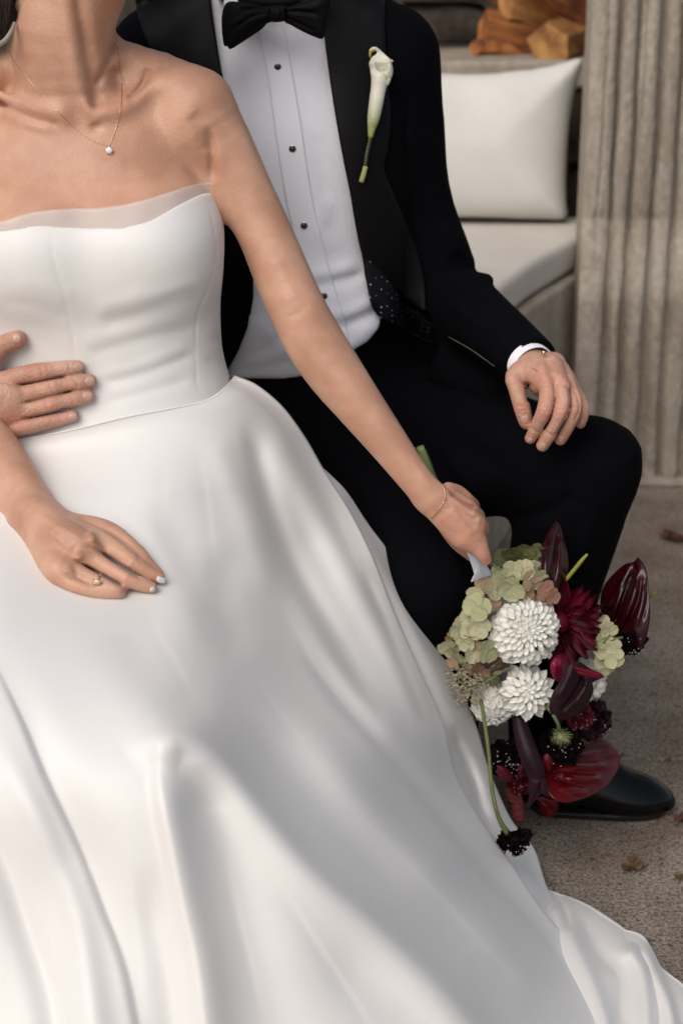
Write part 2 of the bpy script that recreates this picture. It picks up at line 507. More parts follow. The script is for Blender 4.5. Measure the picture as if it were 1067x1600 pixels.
# ------------------------------------------------------------------ palette
def skin_extra(freck, red, dark):
    def f(m, nt, n, b, mp):
        # colour = soft blotches, fine freckles, blush read from a vertex attribute
        base = b.inputs['Base Color'].links[0].from_socket
        v = n.new('ShaderNodeTexVoronoi'); v.inputs['Scale'].default_value = 260; v.inputs['Randomness'].default_value = 1
        nt.links.new(mp.outputs[0], v.inputs['Vector'])
        lt = n.new('ShaderNodeMapRange'); lt.inputs[1].default_value = 0.10; lt.inputs[2].default_value = 0.32; lt.inputs[3].default_value = 1; lt.inputs[4].default_value = 0
        nt.links.new(v.outputs['Distance'], lt.inputs[0])
        sep = n.new('ShaderNodeSeparateColor'); nt.links.new(v.outputs['Color'], sep.inputs[0])
        g = n.new('ShaderNodeMath'); g.operation = 'GREATER_THAN'; g.inputs[1].default_value = 1 - freck; nt.links.new(sep.outputs[0], g.inputs[0])
        mu = n.new('ShaderNodeMath'); mu.operation = 'MULTIPLY'; nt.links.new(lt.outputs[0], mu.inputs[0]); nt.links.new(g.outputs[0], mu.inputs[1])
        m2 = n.new('ShaderNodeMath'); m2.operation = 'MULTIPLY'; m2.inputs[1].default_value = 0.45; nt.links.new(mu.outputs[0], m2.inputs[0])
        mx = n.new('ShaderNodeMix'); mx.data_type = 'RGBA'; mx.inputs['B'].default_value = (*dark, 1)
        nt.links.new(m2.outputs[0], mx.inputs['Factor']); nt.links.new(base, mx.inputs['A'])
        at = n.new('ShaderNodeAttribute'); at.attribute_name = 'blush'
        mb = n.new('ShaderNodeMix'); mb.data_type = 'RGBA'; mb.inputs['B'].default_value = (*red, 1)
        nt.links.new(at.outputs['Fac'], mb.inputs['Factor']); nt.links.new(mx.outputs['Result'], mb.inputs['A'])
        nt.links.new(mb.outputs['Result'], b.inputs['Base Color'])
    return f
M = {}
M['skin_f'] = mat('tanned skin', (.61, .355, .245), .43, var=(.49, .26, .17), vscale=21, bump=.55, bscale=360, detail=9, bdist=.0012, sss=.28, ssss=.012,
                  extra=skin_extra(.10, (.64, .29, .21), (.42, .22, .14)), spec=.45)
M['skin_m'] = mat('freckled fair skin', (.56, .33, .24), .46, var=(.46, .235, .165), vscale=30, bump=.75, bscale=300, bdist=.002, sss=.25, ssss=.010,
                  extra=skin_extra(.34, (.62, .25, .18), (.36, .18, .11)), spec=.45)
M['nail'] = mat('fingernail', (.58, .35, .28), .28, spec=.55, sss=.2, ssss=.004)
M['nail_white'] = mat('white nail polish', (.80, .78, .74), .15, coat=.6)
def weave(scale, amt, dist=.0004):
    def f(m, nt, n, b, mp):
        w1 = n.new('ShaderNodeTexWave'); w1.inputs['Scale'].default_value = scale; w1.bands_direction = 'X'
        w2 = n.new('ShaderNodeTexWave'); w2.inputs['Scale'].default_value = scale; w2.bands_direction = 'Z'
        for w in (w1, w2): w.inputs['Distortion'].default_value = 1.2; w.inputs['Detail'].default_value = 1; nt.links.new(mp.outputs[0], w.inputs['Vector'])
        a = n.new('ShaderNodeMath'); a.operation = 'ADD'; nt.links.new(w1.outputs['Fac'], a.inputs[0]); nt.links.new(w2.outputs['Fac'], a.inputs[1])
        bp = n.new('ShaderNodeBump'); bp.inputs['Strength'].default_value = amt; bp.inputs['Distance'].default_value = dist
        nt.links.new(a.outputs[0], bp.inputs['Height']); nt.links.new(bp.outputs[0], b.inputs['Normal'])
    return f
M['satin'] = mat('ivory mikado satin', (.79, .775, .755), .42, var=(.76, .745, .725), vscale=5, spec=.45, sheen=.15, extra=weave(310, .16))
M['organza'] = mat('sheer organza', (.80, .74, .70), .5, spec=.3)
def organza(m):
    nt = m.node_tree; n = nt.nodes; b = n['Principled BSDF']; o = n['Material Output']
    t = n.new('ShaderNodeBsdfTransparent'); mx = n.new('ShaderNodeMixShader'); mx.inputs[0].default_value = .42
    nt.links.new(t.outputs[0], mx.inputs[1]); nt.links.new(b.outputs[0], mx.inputs[2]); nt.links.new(mx.outputs[0], o.inputs[0])
organza(M['organza'])
M['wool'] = mat('black wool suiting', (.0022, .0022, .0034), .9, spec=.06, sheen=.0, bump=.2, bscale=500)
M['lapel'] = mat('black satin facing', (.0042, .0036, .0046), .55, spec=.13, bump=.25, bscale=60, stretch=(4, 4, 1), bdist=.0008)
M['tie'] = mat('black silk', (.003, .0026, .0035), .62, spec=.1, bump=.3, bscale=300)
def pique(m, nt, n, b, mp):
    v = n.new('ShaderNodeTexVoronoi'); v.inputs['Scale'].default_value = 420; v.inputs['Randomness'].default_value = .15
    nt.links.new(mp.outputs[0], v.inputs['Vector'])
    bp = n.new('ShaderNodeBump'); bp.inputs['Strength'].default_value = .8; bp.inputs['Distance'].default_value = .0007
    nt.links.new(v.outputs['Distance'], bp.inputs['Height']); nt.links.new(bp.outputs[0], b.inputs['Normal'])
M['pique'] = mat('white pique cotton', (.81, .815, .875), .8, extra=pique, spec=.2)
M['cotton'] = mat('white cotton poplin', (.82, .825, .885), .8, spec=.2, bump=.1, bscale=300)
M['gold'] = mat('gold', (.75, .50, .22), .22, metal=1)
M['silver'] = mat('silver', (.72, .70, .66), .2, metal=1)
M['onyx'] = mat('black onyx', (.004, .004, .005), .08, coat=.5)
M['gem'] = mat('diamond', (.9, .9, .9), .05, spec=1.0, coat=1)
M['patent'] = mat('black patent leather', (.002, .002, .0025), .11, spec=.28)
M['sole'] = mat('black rubber', (.006, .006, .006), .6)
M['hair'] = mat('dark brown hair', (.018, .009, .006), .45, bump=.8, bscale=60, stretch=(6, 6, .6), bdist=.004)
M['linen'] = mat('off white linen', (.68, .665, .63), .85, var=(.64, .62, .585), vscale=9, bump=.3, bscale=300, spec=.15)
M['linen2'] = mat('warm grey linen', (.60, .56, .51), .85, var=(.55, .51, .465), vscale=9, bump=.3, bscale=300, spec=.15)
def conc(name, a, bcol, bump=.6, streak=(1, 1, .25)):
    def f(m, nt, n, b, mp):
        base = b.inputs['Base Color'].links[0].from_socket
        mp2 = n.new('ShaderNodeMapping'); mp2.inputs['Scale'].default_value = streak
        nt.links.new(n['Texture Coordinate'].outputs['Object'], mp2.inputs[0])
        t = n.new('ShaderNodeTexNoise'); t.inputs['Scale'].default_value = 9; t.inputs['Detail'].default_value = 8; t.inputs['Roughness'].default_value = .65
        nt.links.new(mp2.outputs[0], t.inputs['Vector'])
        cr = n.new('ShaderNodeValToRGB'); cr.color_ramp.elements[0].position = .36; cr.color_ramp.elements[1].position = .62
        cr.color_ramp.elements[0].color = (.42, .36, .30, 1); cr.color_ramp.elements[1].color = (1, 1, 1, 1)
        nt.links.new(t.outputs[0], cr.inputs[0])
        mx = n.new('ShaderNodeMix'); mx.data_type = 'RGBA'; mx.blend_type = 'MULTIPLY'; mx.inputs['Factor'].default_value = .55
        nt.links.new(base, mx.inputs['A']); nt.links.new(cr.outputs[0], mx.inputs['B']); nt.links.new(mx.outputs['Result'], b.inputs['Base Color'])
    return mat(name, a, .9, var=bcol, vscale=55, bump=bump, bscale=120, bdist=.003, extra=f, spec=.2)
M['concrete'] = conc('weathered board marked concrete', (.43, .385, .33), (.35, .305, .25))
M['concrete_dark'] = conc('brown concrete', (.075, .062, .052), (.05, .042, .036))  # dark brown base tone with blotches and vertical streaks
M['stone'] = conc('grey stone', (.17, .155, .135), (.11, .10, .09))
def floor_extra(m, nt, n, b, mp):
    base = b.inputs['Base Color'].links[0].from_socket
    outs = []
    for sc, lo, hi, dk in ((230, .40, .54, (.28, .25, .22)), (80, .34, .43, (.35, .31, .27)), (6, .38, .60, (.58, .53, .48))):
        t = n.new('ShaderNodeTexNoise'); t.inputs['Scale'].default_value = sc; t.inputs['Detail'].default_value = 5; t.inputs['Roughness'].default_value = .6
        nt.links.new(mp.outputs[0], t.inputs['Vector'])
        cr = n.new('ShaderNodeValToRGB'); cr.color_ramp.elements[0].position = lo; cr.color_ramp.elements[1].position = hi
        cr.color_ramp.elements[0].color = (*dk, 1); cr.color_ramp.elements[1].color = (1, 1, 1, 1)
        nt.links.new(t.outputs[0], cr.inputs[0])
        mx = n.new('ShaderNodeMix'); mx.data_type = 'RGBA'; mx.blend_type = 'MULTIPLY'; mx.inputs['Factor'].default_value = .8
        nt.links.new(base, mx.inputs['A']); nt.links.new(cr.outputs[0], mx.inputs['B']); base = mx.outputs['Result']
    nt.links.new(base, b.inputs['Base Color'])
M['floor'] = mat('pitted concrete floor', (.37, .318, .265), .92, var=(.26, .22, .18), vscale=130, bump=.9, bscale=190, bdist=.004, extra=floor_extra, spec=.2)
M['wood'] = mat('split firewood', (.44, .165, .045), .8, var=(.13, .04, .014), vscale=6, bump=.6, bscale=60, stretch=(1, 4, 4), bdist=.004)
M['wood_pale'] = mat('pale split firewood', (.52, .27, .085), .8, var=(.22, .085, .025), vscale=6, bump=.6, bscale=60, stretch=(1, 4, 4), bdist=.004)
M['leaf_dry'] = mat('dried leaf', (.13, .045, .022), .8, var=(.06, .025, .012), vscale=60, bump=.4, bscale=200)
M['leaf_olive'] = mat('olive dried leaf', (.12, .09, .03), .8, var=(.07, .03, .015), vscale=120, bump=.4, bscale=200)

# ------------------------------------------------------------------ the place
rnd = random.Random(5)
me = bpy.data.meshes.new('ground')
me.from_pydata([(-40, -30, -.02), (40, -30, -.02), (40, 60, -.02), (-40, 60, -.02)], [], [(0, 1, 2, 3)])
ground = struct(link('ground', me, M['floor']))
YJ = Pf(950, 1187)[1]
slab0 = None
for ix in range(-2, 3):
    for iy in range(-2, 3):
        x0 = -1.55 + ix * 2.6; y0 = YJ + iy * 2.6
        m_ = box_mesh('floor_slab', (x0 + .003, y0 + .003, -.06), (x0 + 2.597, y0 + 2.597, 0), .004, 2)
        link('floor_slab', m_, M['floor'], ground)

def rough_grid(n, fn): return np.array([[fn(i / (n[0] - 1), j / (n[1] - 1)) for j in range(n[1])] for i in range(n[0])])

# bench: seat edge runs from far right towards the camera
SE = [(.612, 4.10), (.585, 3.99), (.40, 3.59), (.27, 3.2), (.17, 2.8), (.14, 2.6), (.08, 2.46)]
SEAT_L = -.9
def prism(name, outline, z0, z1, m, parent=None, bev=.01, seg=3):
    bm = bmesh.new()
    a = [bm.verts.new((x, y, z0)) for x, y in outline]; f = bm.faces.new(a)
    g = bmesh.ops.extrude_face_region(bm, geom=[f])
    for v in g['geom']:
        if isinstance(v, bmesh.types.BMVert): v.co.z = z1
    bmesh.ops.recalc_face_normals(bm, faces=bm.faces[:])
    if bev:
        ed = [e for e in bm.edges if abs(e.verts[0].co.z - e.verts[1].co.z) < 1e-6 or e.calc_face_angle(0) > .5]
        bmesh.ops.bevel(bm, geom=ed, offset=bev, segments=seg, profile=.6, affect='EDGES')
    me = bpy.data.meshes.new(name); bm.to_mesh(me); bm.free()
    for p in me.polygons: p.use_smooth = True
    return link(name, me, m, parent)
bench = tag(prism('stone_bench', [(x + .012, y) for x, y in SE] + [(SEAT_L, 2.46), (SEAT_L, 4.24), (.624, 4.24)], .0, .468, M['concrete'], bev=.012),
            'weathered concrete bench carrying the seat cushion, its side wall sloping in towards the couple', 'bench')
cu = crom([(x - .005, y) for x, y in SE], 4)
cush = tag(prism('seat_cushion', [tuple(p) for p in cu] + [(SEAT_L + .02, 2.48), (SEAT_L + .02, 4.17), (.605, 4.17)], .472, .552, M['linen2'], bev=.022, seg=4),
           'warm grey linen seat cushion laid along the concrete bench', 'cushion')
piping = tube_mesh('piping', [(p[0] - .004, p[1], .530) for p in cu], .0035, 6)
link('piping', piping, M['linen2'], cush)

# throw pillow leaning against the back
pil_out = [(548, 125), (640, 112), (740, 116), (830, 108), (880, 97), (910, 89), (908, 108), (896, 150), (889, 200), (885, 260), (884, 310), (884, 341), (840, 342), (700, 340), (552, 345), (556, 240)]
tag(sdf_obj('throw_pillow', [Puff(pil_out, 4.10, .085, w=60, slope=(0, -.00022), smooth=4), Noise(.003, 18, 3)], .009, M['linen'], relax=2),
    'plump off white square pillow propped against the concrete backrest', 'pillow')

back = thing('backrest_wall', 'dark brown concrete backrest wall behind the pillow with a pale ledge on top', 'wall', (0, 4.3, 0))
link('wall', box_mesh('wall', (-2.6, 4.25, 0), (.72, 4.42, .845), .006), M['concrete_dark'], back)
link('ledge', box_mesh('ledge', (-2.62, 4.235, .847), (.72, 4.62, .915), .012, 3), M['concrete'], back)
nic = thing('niche_wall', 'shaded grey rear wall of the log store above the ledge', 'wall', (0, 5.2, 0))
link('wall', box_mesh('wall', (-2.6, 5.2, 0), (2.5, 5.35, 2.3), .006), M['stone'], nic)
link('lintel', box_mesh('lintel', (-2.6, 4.3, 1.75), (2.5, 5.195, 2.05), .01), M['concrete'], nic)
# big stone beside the logs
def stone(name, c, s, seed, m, label, n=3):
    bm = bmesh.new(); bmesh.ops.create_icosphere(bm, subdivisions=n, radius=1)
    rs = random.Random(seed); ph = [(rs.uniform(1, 3), rs.uniform(1, 3), rs.uniform(1, 3), rs.uniform(0, 6)) for _ in range(7)]
    for v in bm.verts:
        q = v.co.copy(); k = max(abs(q.x), abs(q.y), abs(q.z)); q = q.lerp(q / k, .62)
        d = sum(math.sin(a * q.x + b_ * q.y + c_ * q.z + e) for a, b_, c_, e in ph) * .022
        q *= 1 + d; v.co = Vector((c[0] + q.x * s[0], c[1] + q.y * s[1], c[2] + q.z * s[2]))
    me = bpy.data.meshes.new(name); bm.to_mesh(me); bm.free()
    for p in me.polygons: p.use_smooth = True
    return tag(link(name, me, m), label, 'stone')
pp = P(705, 52, 4.75)
stone('stone_block', (pp[0] - .02, 4.70, .9155 + .055), (.125, .14, .055), 2, M['concrete_dark'], 'dark squared stone block on the ledge left of the firewood')
stone('stone_slab', (pp[0] - .03, 4.70, .915 + .135), (.16, .17, .022), 8, M['stone'], 'flat grey stone slab resting on top of the dark block')

# firewood
def log(name, c, L, r, rz, tilt, m, label, seed, sec=5):
    rs = random.Random(seed)
    ang = sorted(rs.uniform(0, 6.28) if i else 0 for i in range(sec)); ang = [i * 6.283 / sec + rs.uniform(-.3, .3) for i in range(sec)]
    rr = [r * rs.uniform(.75, 1.1) for _ in range(sec)]
    V = []; Fc = []; ns = 9
    for i in range(ns):
        x = (i / (ns - 1) - .5) * L
        for a, q in zip(ang, rr):
            V.append((x + rs.uniform(-.004, .004), q * math.cos(a) + rs.uniform(-.004, .004), q * math.sin(a) + rs.uniform(-.004, .004)))
    for i in range(ns - 1):
        for k in range(sec): Fc.append((i * sec + k, i * sec + (k + 1) % sec, (i + 1) * sec + (k + 1) % sec, (i + 1) * sec + k))
    Fc.append(tuple(range(sec))[::-1]); Fc.append(tuple((ns - 1) * sec + k for k in range(sec)))
    me = bpy.data.meshes.new(name); me.from_pydata(V, [], Fc)
    o = link(name, me, m); o.location = c; o.rotation_euler = (rs.uniform(-.2, .2), R(tilt), R(rz))
    bv = o.modifiers.new('soft', 'BEVEL'); bv.width = .004; bv.segments = 2
    return tag(o, label, 'firewood log', 'split firewood stacked in the niche')
def at(px, py, Y): return tuple(P(px, py, Y))
log('firewood_log', at(838, 62, 4.46), .30, .050, 16, 14, M['wood'], 'dark reddish split log lying lowest in the stack', 1)
log('firewood_log', at(884, 62, 4.40), .26, .062, 65, -4, M['wood_pale'], 'pale yellow split log with its cut face towards the pillow', 2)
log('firewood_log', at(862, 28, 4.50), .30, .048, 28, 16, M['wood_pale'], 'tan split log slanting up to the right in the middle of the stack', 3)
log('firewood_log', at(896, 8, 4.42), .28, .062, 30, 30, M['wood'], 'bright orange split log at the upper right against the column', 4)
log('firewood_log', at(905, -40, 4.5), .30, .05, 12, 8, M['wood'], 'orange log on top of the stack reaching above the picture', 5)
log('firewood_log', at(925, 60, 4.62), .26, .05, 8, 0, M['wood'], 'shaded brown log tucked in behind the column', 6)

log('firewood_log', at(792, 74, 4.42), .20, .026, 30, 4, M['wood'], 'thin dark red split log at the left foot of the stack', 7)
log('firewood_log', at(828, 8, 4.56), .26, .030, 10, 22, M['wood'], 'narrow reddish split log leaning against the top of the stack', 8)
log('firewood_log', at(806, 48, 4.52), .20, .028, 50, -8, M['wood_pale'], 'short tan split log wedged behind the dark reddish one', 9, 4)
# fluted column: a relief with flutes that flare at the foot, closed into a solid
def flute(x, knots):
    """knots: groove centres in metres; depth profile between grooves is a rounded rib"""
    i = np.clip(np.searchsorted(knots, x), 1, len(knots) - 1)
    a = knots[i - 1]; b = knots[i]; t = (x - a) / (b - a)
    return np.clip(np.sin(np.pi * np.clip(t, 0, 1)), 0, 1) ** .55
def column():
    root = thing('fluted_column', 'tall weathered concrete column with vertical flutes at the right of the picture', 'column', (.95, 3.9, 0))
    # one cast surface: the shaft leans out into a thicker foot just below seat height
    def knots_px(pxs, py, Y): return np.array([P(a, py, Y)[0] for a in pxs])
    YS, YF = 3.86, 3.765
    kn = knots_px([941, 962, 991, 1001, 1027, 1060, 1069, 1097, 1131, 1165, 1201, 1240], 200, YS)
    dp = [.25, 1, 1, .35, 1, 1, .3, 1, 1, .9, 1, 1]; wd = [.006, .0055, .0055, .004, .0065, .0055, .004, .006, .006, .006, .006, .006]
    ph = np.random.RandomState(4).uniform(0, 6, (len(kn), 4))
    z1 = P(930, 335, YS)[2]; z0 = P(930, 475, YF)[2]
    x0 = P(917, 200, YS)[0]; x1 = kn[-1] + .02
    zs = np.linspace(0, 2.3, 420); xs = np.linspace(x0, x1, 330)
    low = np.clip((z1 - zs) / (z1 - z0), 0, 1); low = low * low * (3 - 2 * low)
    V = np.zeros((len(xs), len(zs), 3)); X = xs[:, None]; Z = zs[None, :]
    d = np.zeros((len(xs), len(zs)))
    for k, kx in enumerate(kn):
        c = kx + .0022 * np.sin(Z * 9 + ph[k, 0]) + .0012 * np.sin(Z * 23 + ph[k, 1])
        w = wd[k] * (1 + .35 * np.sin(Z * 7 + ph[k, 2]) + .9 * low[None] * (.4 + .6 * np.sin(Z * 17 + ph[k, 3]) ** 2) * .6)
        depth = dp[k] if dp[k] > .5 else dp[k] * (1 - low[None])
        d = np.maximum(d, depth * .020 * np.exp(-np.abs((X - c) / w) ** 1.6))
    bnd = np.r_[x0, kn[np.array(dp) > .5], x1 + .02]
    i_ = np.clip(np.searchsorted(bnd, xs) - 1, 0, len(bnd) - 2); t_ = (xs - bnd[i_]) / (bnd[i_ + 1] - bnd[i_])
    rib = .010 * (1 - (2 * t_ - 1) ** 2)[:, None]
    pit = .0016 * np.sin(X * 310 + 3 * np.sin(Z * 33)) * np.sin(Z * 120 + 2 * np.sin(X * 60))
    shelf = .004 * np.exp(-((Z - z1 + .01) / .012) ** 2) * (.5 + .5 * np.sin(X * 55 + 1))
    V[..., 0] = X - .014 * low[None]; V[..., 2] = Z
    V[..., 1] = YS + (YF - YS) * low[None] + d - rib + pit * .6 + shelf - .006 * np.exp(-((Z - .035) / .02) ** 2) * np.sin(X * 41)
    edge = V[:1].copy(); e2 = []
    for dy in (.012, .04, .10): q = edge.copy(); q[..., 1] += dy; e2.append(q)
    V = np.vstack(e2[::-1] + [V])
    link('shaft', grid_mesh('shaft', V[::-1]), M['concrete'], root)
    link('plinth', box_mesh('plinth', (P(905, 760, 3.72)[0], 3.735, .0005), (1.75, 4.3, .016), .005), M['concrete'], root)
    link('core', box_mesh('core', (.66, 3.93, 0), (1.6, 4.24, 2.3), 0), M['concrete'], root)
column()

# dry leaves and crumbs on the floor
def leaf(px, py, size, m, label, seed, lobes=5):
    rs = random.Random(seed); c = Pf(px, py, .002)
    V = [(0, 0, .004)]; n = 40
    for i in range(n):
        a = 6.283 * i / n
        r = size * (.55 + .45 * abs(math.cos(a * lobes / 2)) ** 1.5) * rs.uniform(.85, 1.1)
        V.append((r * math.cos(a), r * math.sin(a) * .8, .004 + rs.uniform(0, size * .45)))
    Fc = [(0, i + 1, (i + 1) % n + 1) for i in range(n)]
    me = bpy.data.meshes.new('dry_leaf'); me.from_pydata(V, [], Fc)
    o = link('dry_leaf', me, m); o.location = c; o.rotation_euler = (0, 0, rs.uniform(0, 6))
    s = o.modifiers.new('thick', 'SOLIDIFY'); s.thickness = .0012
    return tag(o, label, 'leaf')
leaf(1046, 841, .030, M['leaf_dry'], 'crinkled rust brown leaf on the floor near the foot of the column', 1)
leaf(1064, 846, .022, M['leaf_dry'], 'small dark curled leaf at the right edge beside the rust brown leaf', 6)
leaf(987, 1357, .020, M['leaf_olive'], 'olive and brown curled leaf on the floor in front of the shoe', 2, 3)
leaf(1066, 1284, .015, M['leaf_dry'], 'small red brown leaf at the right edge level with the shoe', 3, 3)
leaf(1063, 1374, .009, M['leaf_olive'], 'tiny dark leaf scrap at the right edge below the shoe', 4, 2)
V, Fc = [], []
rs = random.Random(11)
for i in range(420):
    c = Pf(rs.uniform(700, 1150), rs.uniform(800, 1560), .0)
    s = rs.uniform(.0007, .0022) * (2.0 if rs.random() < .05 else 1); b0 = len(V)
    for q in ((1, 0, 0), (-.3, .9, 0), (-.7, -.8, 0), (0, 0, .9)): V.append((c[0] + q[0] * s * rs.uniform(.6, 1.3), c[1] + q[1] * s * rs.uniform(.6, 1.3), .0003 + q[2] * s))
    Fc += [(b0, b0 + 1, b0 + 3), (b0 + 1, b0 + 2, b0 + 3), (b0 + 2, b0, b0 + 3)]
me = bpy.data.meshes.new('grit'); me.from_pydata(V, [], Fc); g = link('grit', me, M['stone']); g['kind'] = 'stuff'
g['label'] = 'scattered grit and crumbs on the concrete floor'
# ------------------------------------------------------------------ the bride
bride = thing('person', 'bride in a strapless ivory satin gown, sitting and holding the bouquet', 'person', (-.18, 2.1, 0))
YB = 2.15
TORSO_B = [(760, -70, 385, 2.12, .13), (690, -60, 376, 2.12, .125), (640, -52, 366, 2.13, .115), (590, -46, 352, 2.14, .107), (545, -44, 341, 2.145, .104), (480, -48, 338, 2.15, .112),
           (420, -54, 343, 2.15, .121), (350, -56, 343, 2.155, .118), (300, -52, 330, 2.165, .100), (250, -40, 310, 2.18, .086), (200, -20, 290, 2.19, .076),
           (160, 5, 262, 2.2, .066), (125, 40, 215, 2.21, .055), (100, 60, 190, 2.21, .045)]
b_torso = Loft(TORSO_B, k=.03)
trap = lambda x: P(x, 0, 2.2)[0]
b_trunk = [b_torso,
    Ell(P(238, 392, 2.085), (.062, .058, .060), .05), Ell(P(48, 400, 2.085), (.062, .058, .060), .05)]
b_upper = [
    # trapezius and shoulders
    Chain([J(120, 75, 2.215, 58), J(185, 98, 2.215, 34), J(250, 122, 2.205, 40), J(298, 160, 2.19, 50)], k=.04),
    Chain([J(80, 75, 2.215, 60), J(30, 100, 2.215, 36), J(-30, 128, 2.205, 42), J(-60, 165, 2.19, 55)], k=.028),
    # neck
    Chain([J(112, 190, 2.175, 60), J(104, 120, 2.175, 72), J(100, 50, 2.175, 78), J(112, -20, 2.18, 78), J(120, -90, 2.19, 80)], k=.022),
    # jaw and head
    Chain([J(140, -40, 2.17, 60), J(196, -46, 2.11, 34)], k=.03),
] + face(P(150, -150, 2.15), (.62, -.70, .10), .96) + [
    Chain([J(300, 205, 2.165, 34), J(336, 258, 2.172, 26), J(352, 300, 2.175, 22)], k=.02),
    # clavicles
    Chain([J(150, 176, 2.124, 9), J(190, 172, 2.135, 8), J(232, 140, 2.163, 8), J(285, 122, 2.175, 9)], k=.022),
    Chain([J(95, 178, 2.124, 9), J(50, 172, 2.135, 8), J(0, 150, 2.158, 8), J(-45, 125, 2.172, 9)], k=.022),
]
# her left arm (right in the picture)
ARM_L = [J(312, 172, 2.185, 55), J(346, 222, 2.180, 47), J(380, 290, 2.168, 42.5), J(412, 360, 2.155, 42.5), J(441, 430, 2.14, 44), J(464, 482, 2.125, 44.5), J(490, 532, 2.115, 46),
         J(523, 582, 2.105, 44), J(562, 634, 2.09, 38), J(606, 692, 2.075, 31.5), J(644, 743, 2.06, 26.5), J(672, 777, 2.055, 25.5)]
b_armL = [Chain(ARM_L, k=.030)]
hl = 2.05
b_handL = [
    # back of the hand from wrist to knuckles, edge-on
    Chain([J(672, 777, 2.055, 26), J(700, 806, 2.05, 27), J(724, 832, 2.05, 27), J(738, 846, 2.055, 21)], k=.008, n=(0, 1, .2), flat=.62),
    Chain([J(690, 782, 2.06, 17), J(722, 800, 2.06, 17), J(744, 817, 2.06, 15.0)], k=.012),
    Chain([J(744, 817, 2.065, 14.5), J(753, 826, 2.085, 11.5), J(742, 842, 2.12, 10.5), J(722, 846, 2.13, 9)], k=.004),      # middle
    Chain([J(700, 777, 2.075, 14), J(726, 788, 2.08, 13), J(740, 799, 2.085, 10.5), J(748, 808, 2.105, 10), J(738, 822, 2.135, 9)], k=.004),   # ring
    Chain([J(700, 764, 2.085, 11), J(716, 768, 2.095, 10), J(733, 781, 2.10, 8.6), J(742, 792, 2.12, 8), J(730, 806, 2.145, 7)], k=.004),   # little finger
    Chain([J(726, 838, 2.05, 19), J(744, 850, 2.05, 15), J(753, 864, 2.05, 12.2), J(758, 874, 2.055, 10)], k=.007),                     # index
    Chain([J(692, 812, 2.07, 15), J(712, 846, 2.105, 11.5), J(736, 868, 2.125, 9.5)], k=.008),                                        # thumb behind
]
b_handL_mods = [
    Disp([(668, 800), (690, 812), (716, 826), (742, 838)], .0008, 5),
    Disp([(690, 778), (712, 792), (736, 808), (750, 812)], -.0030, 3.0), Disp([(700, 771), (716, 778), (733, 790), (746, 796)], -.0034, 2.6),
    Disp([(695, 790), (720, 805), (744, 828)], -.0020, 4), Disp([(736, 800), (744, 806), (752, 816)], .0016, 5), Disp([(730, 783), (738, 790), (744, 798)], .0012, 4), Disp([(700, 796), (722, 818), (742, 836)], .0010, 3.5),
    Disp([(702, 788), (712, 800), (716, 812)], .0008, 3), Disp([(737, 851), (748, 847), (760, 850)], -.0007, 1.6),
]
# ------------------------------------------------------------------ skirt
def rbf(pts):
    A = np.array(pts, float); s = 400.
    X = A[:, :2] / s
    def ph(r): return np.where(r > 1e-9, r * r * np.log(r + 1e-12), 0)
    n = len(A); K = ph(np.hypot(X[:, None, 0] - X[None, :, 0], X[:, None, 1] - X[None, :, 1])) + np.eye(n) * 2e-3
    Pm = np.c_[np.ones(n), X]; Mx = np.block([[K, Pm], [Pm.T, np.zeros((3, 3))]])
    w = np.linalg.solve(Mx, np.r_[A[:, 2], 0, 0, 0])
    def f(px, py):
        x = np.stack([px, py], -1) / s
        r = np.hypot(x[..., None, 0] - X[:, 0], x[..., None, 1] - X[:, 1])
        return ph(r) @ w[:n] + w[n] + x @ w[n + 1:]
    return f
def fold(px, py, pts, amp, wl, wr_=None, ends=(.15, .15), flat=2.0, grow=1.0):
    q = crom(pts, 5); l, sd, al = line_lat(px, py, q)
    w = np.where(sd > 0, wl if wr_ is None else wr_, wl) * (1 + (grow - 1) * al)
    a0 = np.clip(al / max(ends[0], 1e-3), 0, 1); a1 = np.clip((1 - al) / max(ends[1], 1e-3), 0, 1)
    e = (a0 * a0 * (3 - 2 * a0)) * (a1 * a1 * (3 - 2 * a1))
    return amp * e * np.exp(-(l / w) ** flat)
WAIST = [(-66, 703), (0, 688), (60, 680), (125, 667), (200, 649), (265, 637), (318, 626), (345, 610), (366, 588)]
EDGE_A = [(366, 588), (400, 603), (440, 637), (475, 685), (505, 737), (545, 800), (580, 870), (615, 960), (650, 1040), (690, 1130), (708, 1207), (742, 1271), (791, 1342), (847, 1425), (900, 1485), (990, 1600), (1060, 1700)]
bY = rbf([(-80, 703, 2.07), (-190, 850, 1.97), (-300, 1000, 1.90), (-430, 1350, 1.80), (-560, 1700, 1.66), (0, 683, 2.015), (125, 668, 2.00), (250, 640, 2.015), (330, 620, 2.07), (368, 590, 2.155),
    (440, 637, 2.17), (505, 737, 2.15), (580, 870, 2.09), (650, 1040, 2.03), (708, 1207, 1.98), (791, 1342, 1.945), (900, 1485, 1.86), (990, 1600, 1.73), (1060, 1700, 1.66),
    (-150, 850, 1.88), (100, 850, 1.845), (280, 850, 1.88), (400, 830, 1.975), (480, 850, 2.05),
    (-150, 1000, 1.71), (100, 1000, 1.67), (300, 1000, 1.715), (450, 1000, 1.86), (560, 1000, 1.97),
    (-150, 1150, 1.56), (100, 1150, 1.53), (290, 1150, 1.545), (450, 1150, 1.68), (600, 1150, 1.83),
    (-150, 1350, 1.49), (100, 1350, 1.46), (300, 1350, 1.46), (500, 1350, 1.535), (680, 1350, 1.715),
    (-150, 1700, 1.38), (100, 1700, 1.34), (350, 1700, 1.36), (600, 1700, 1.415), (850, 1700, 1.53), (550, 1520, 1.48), (760, 1500, 1.63)])
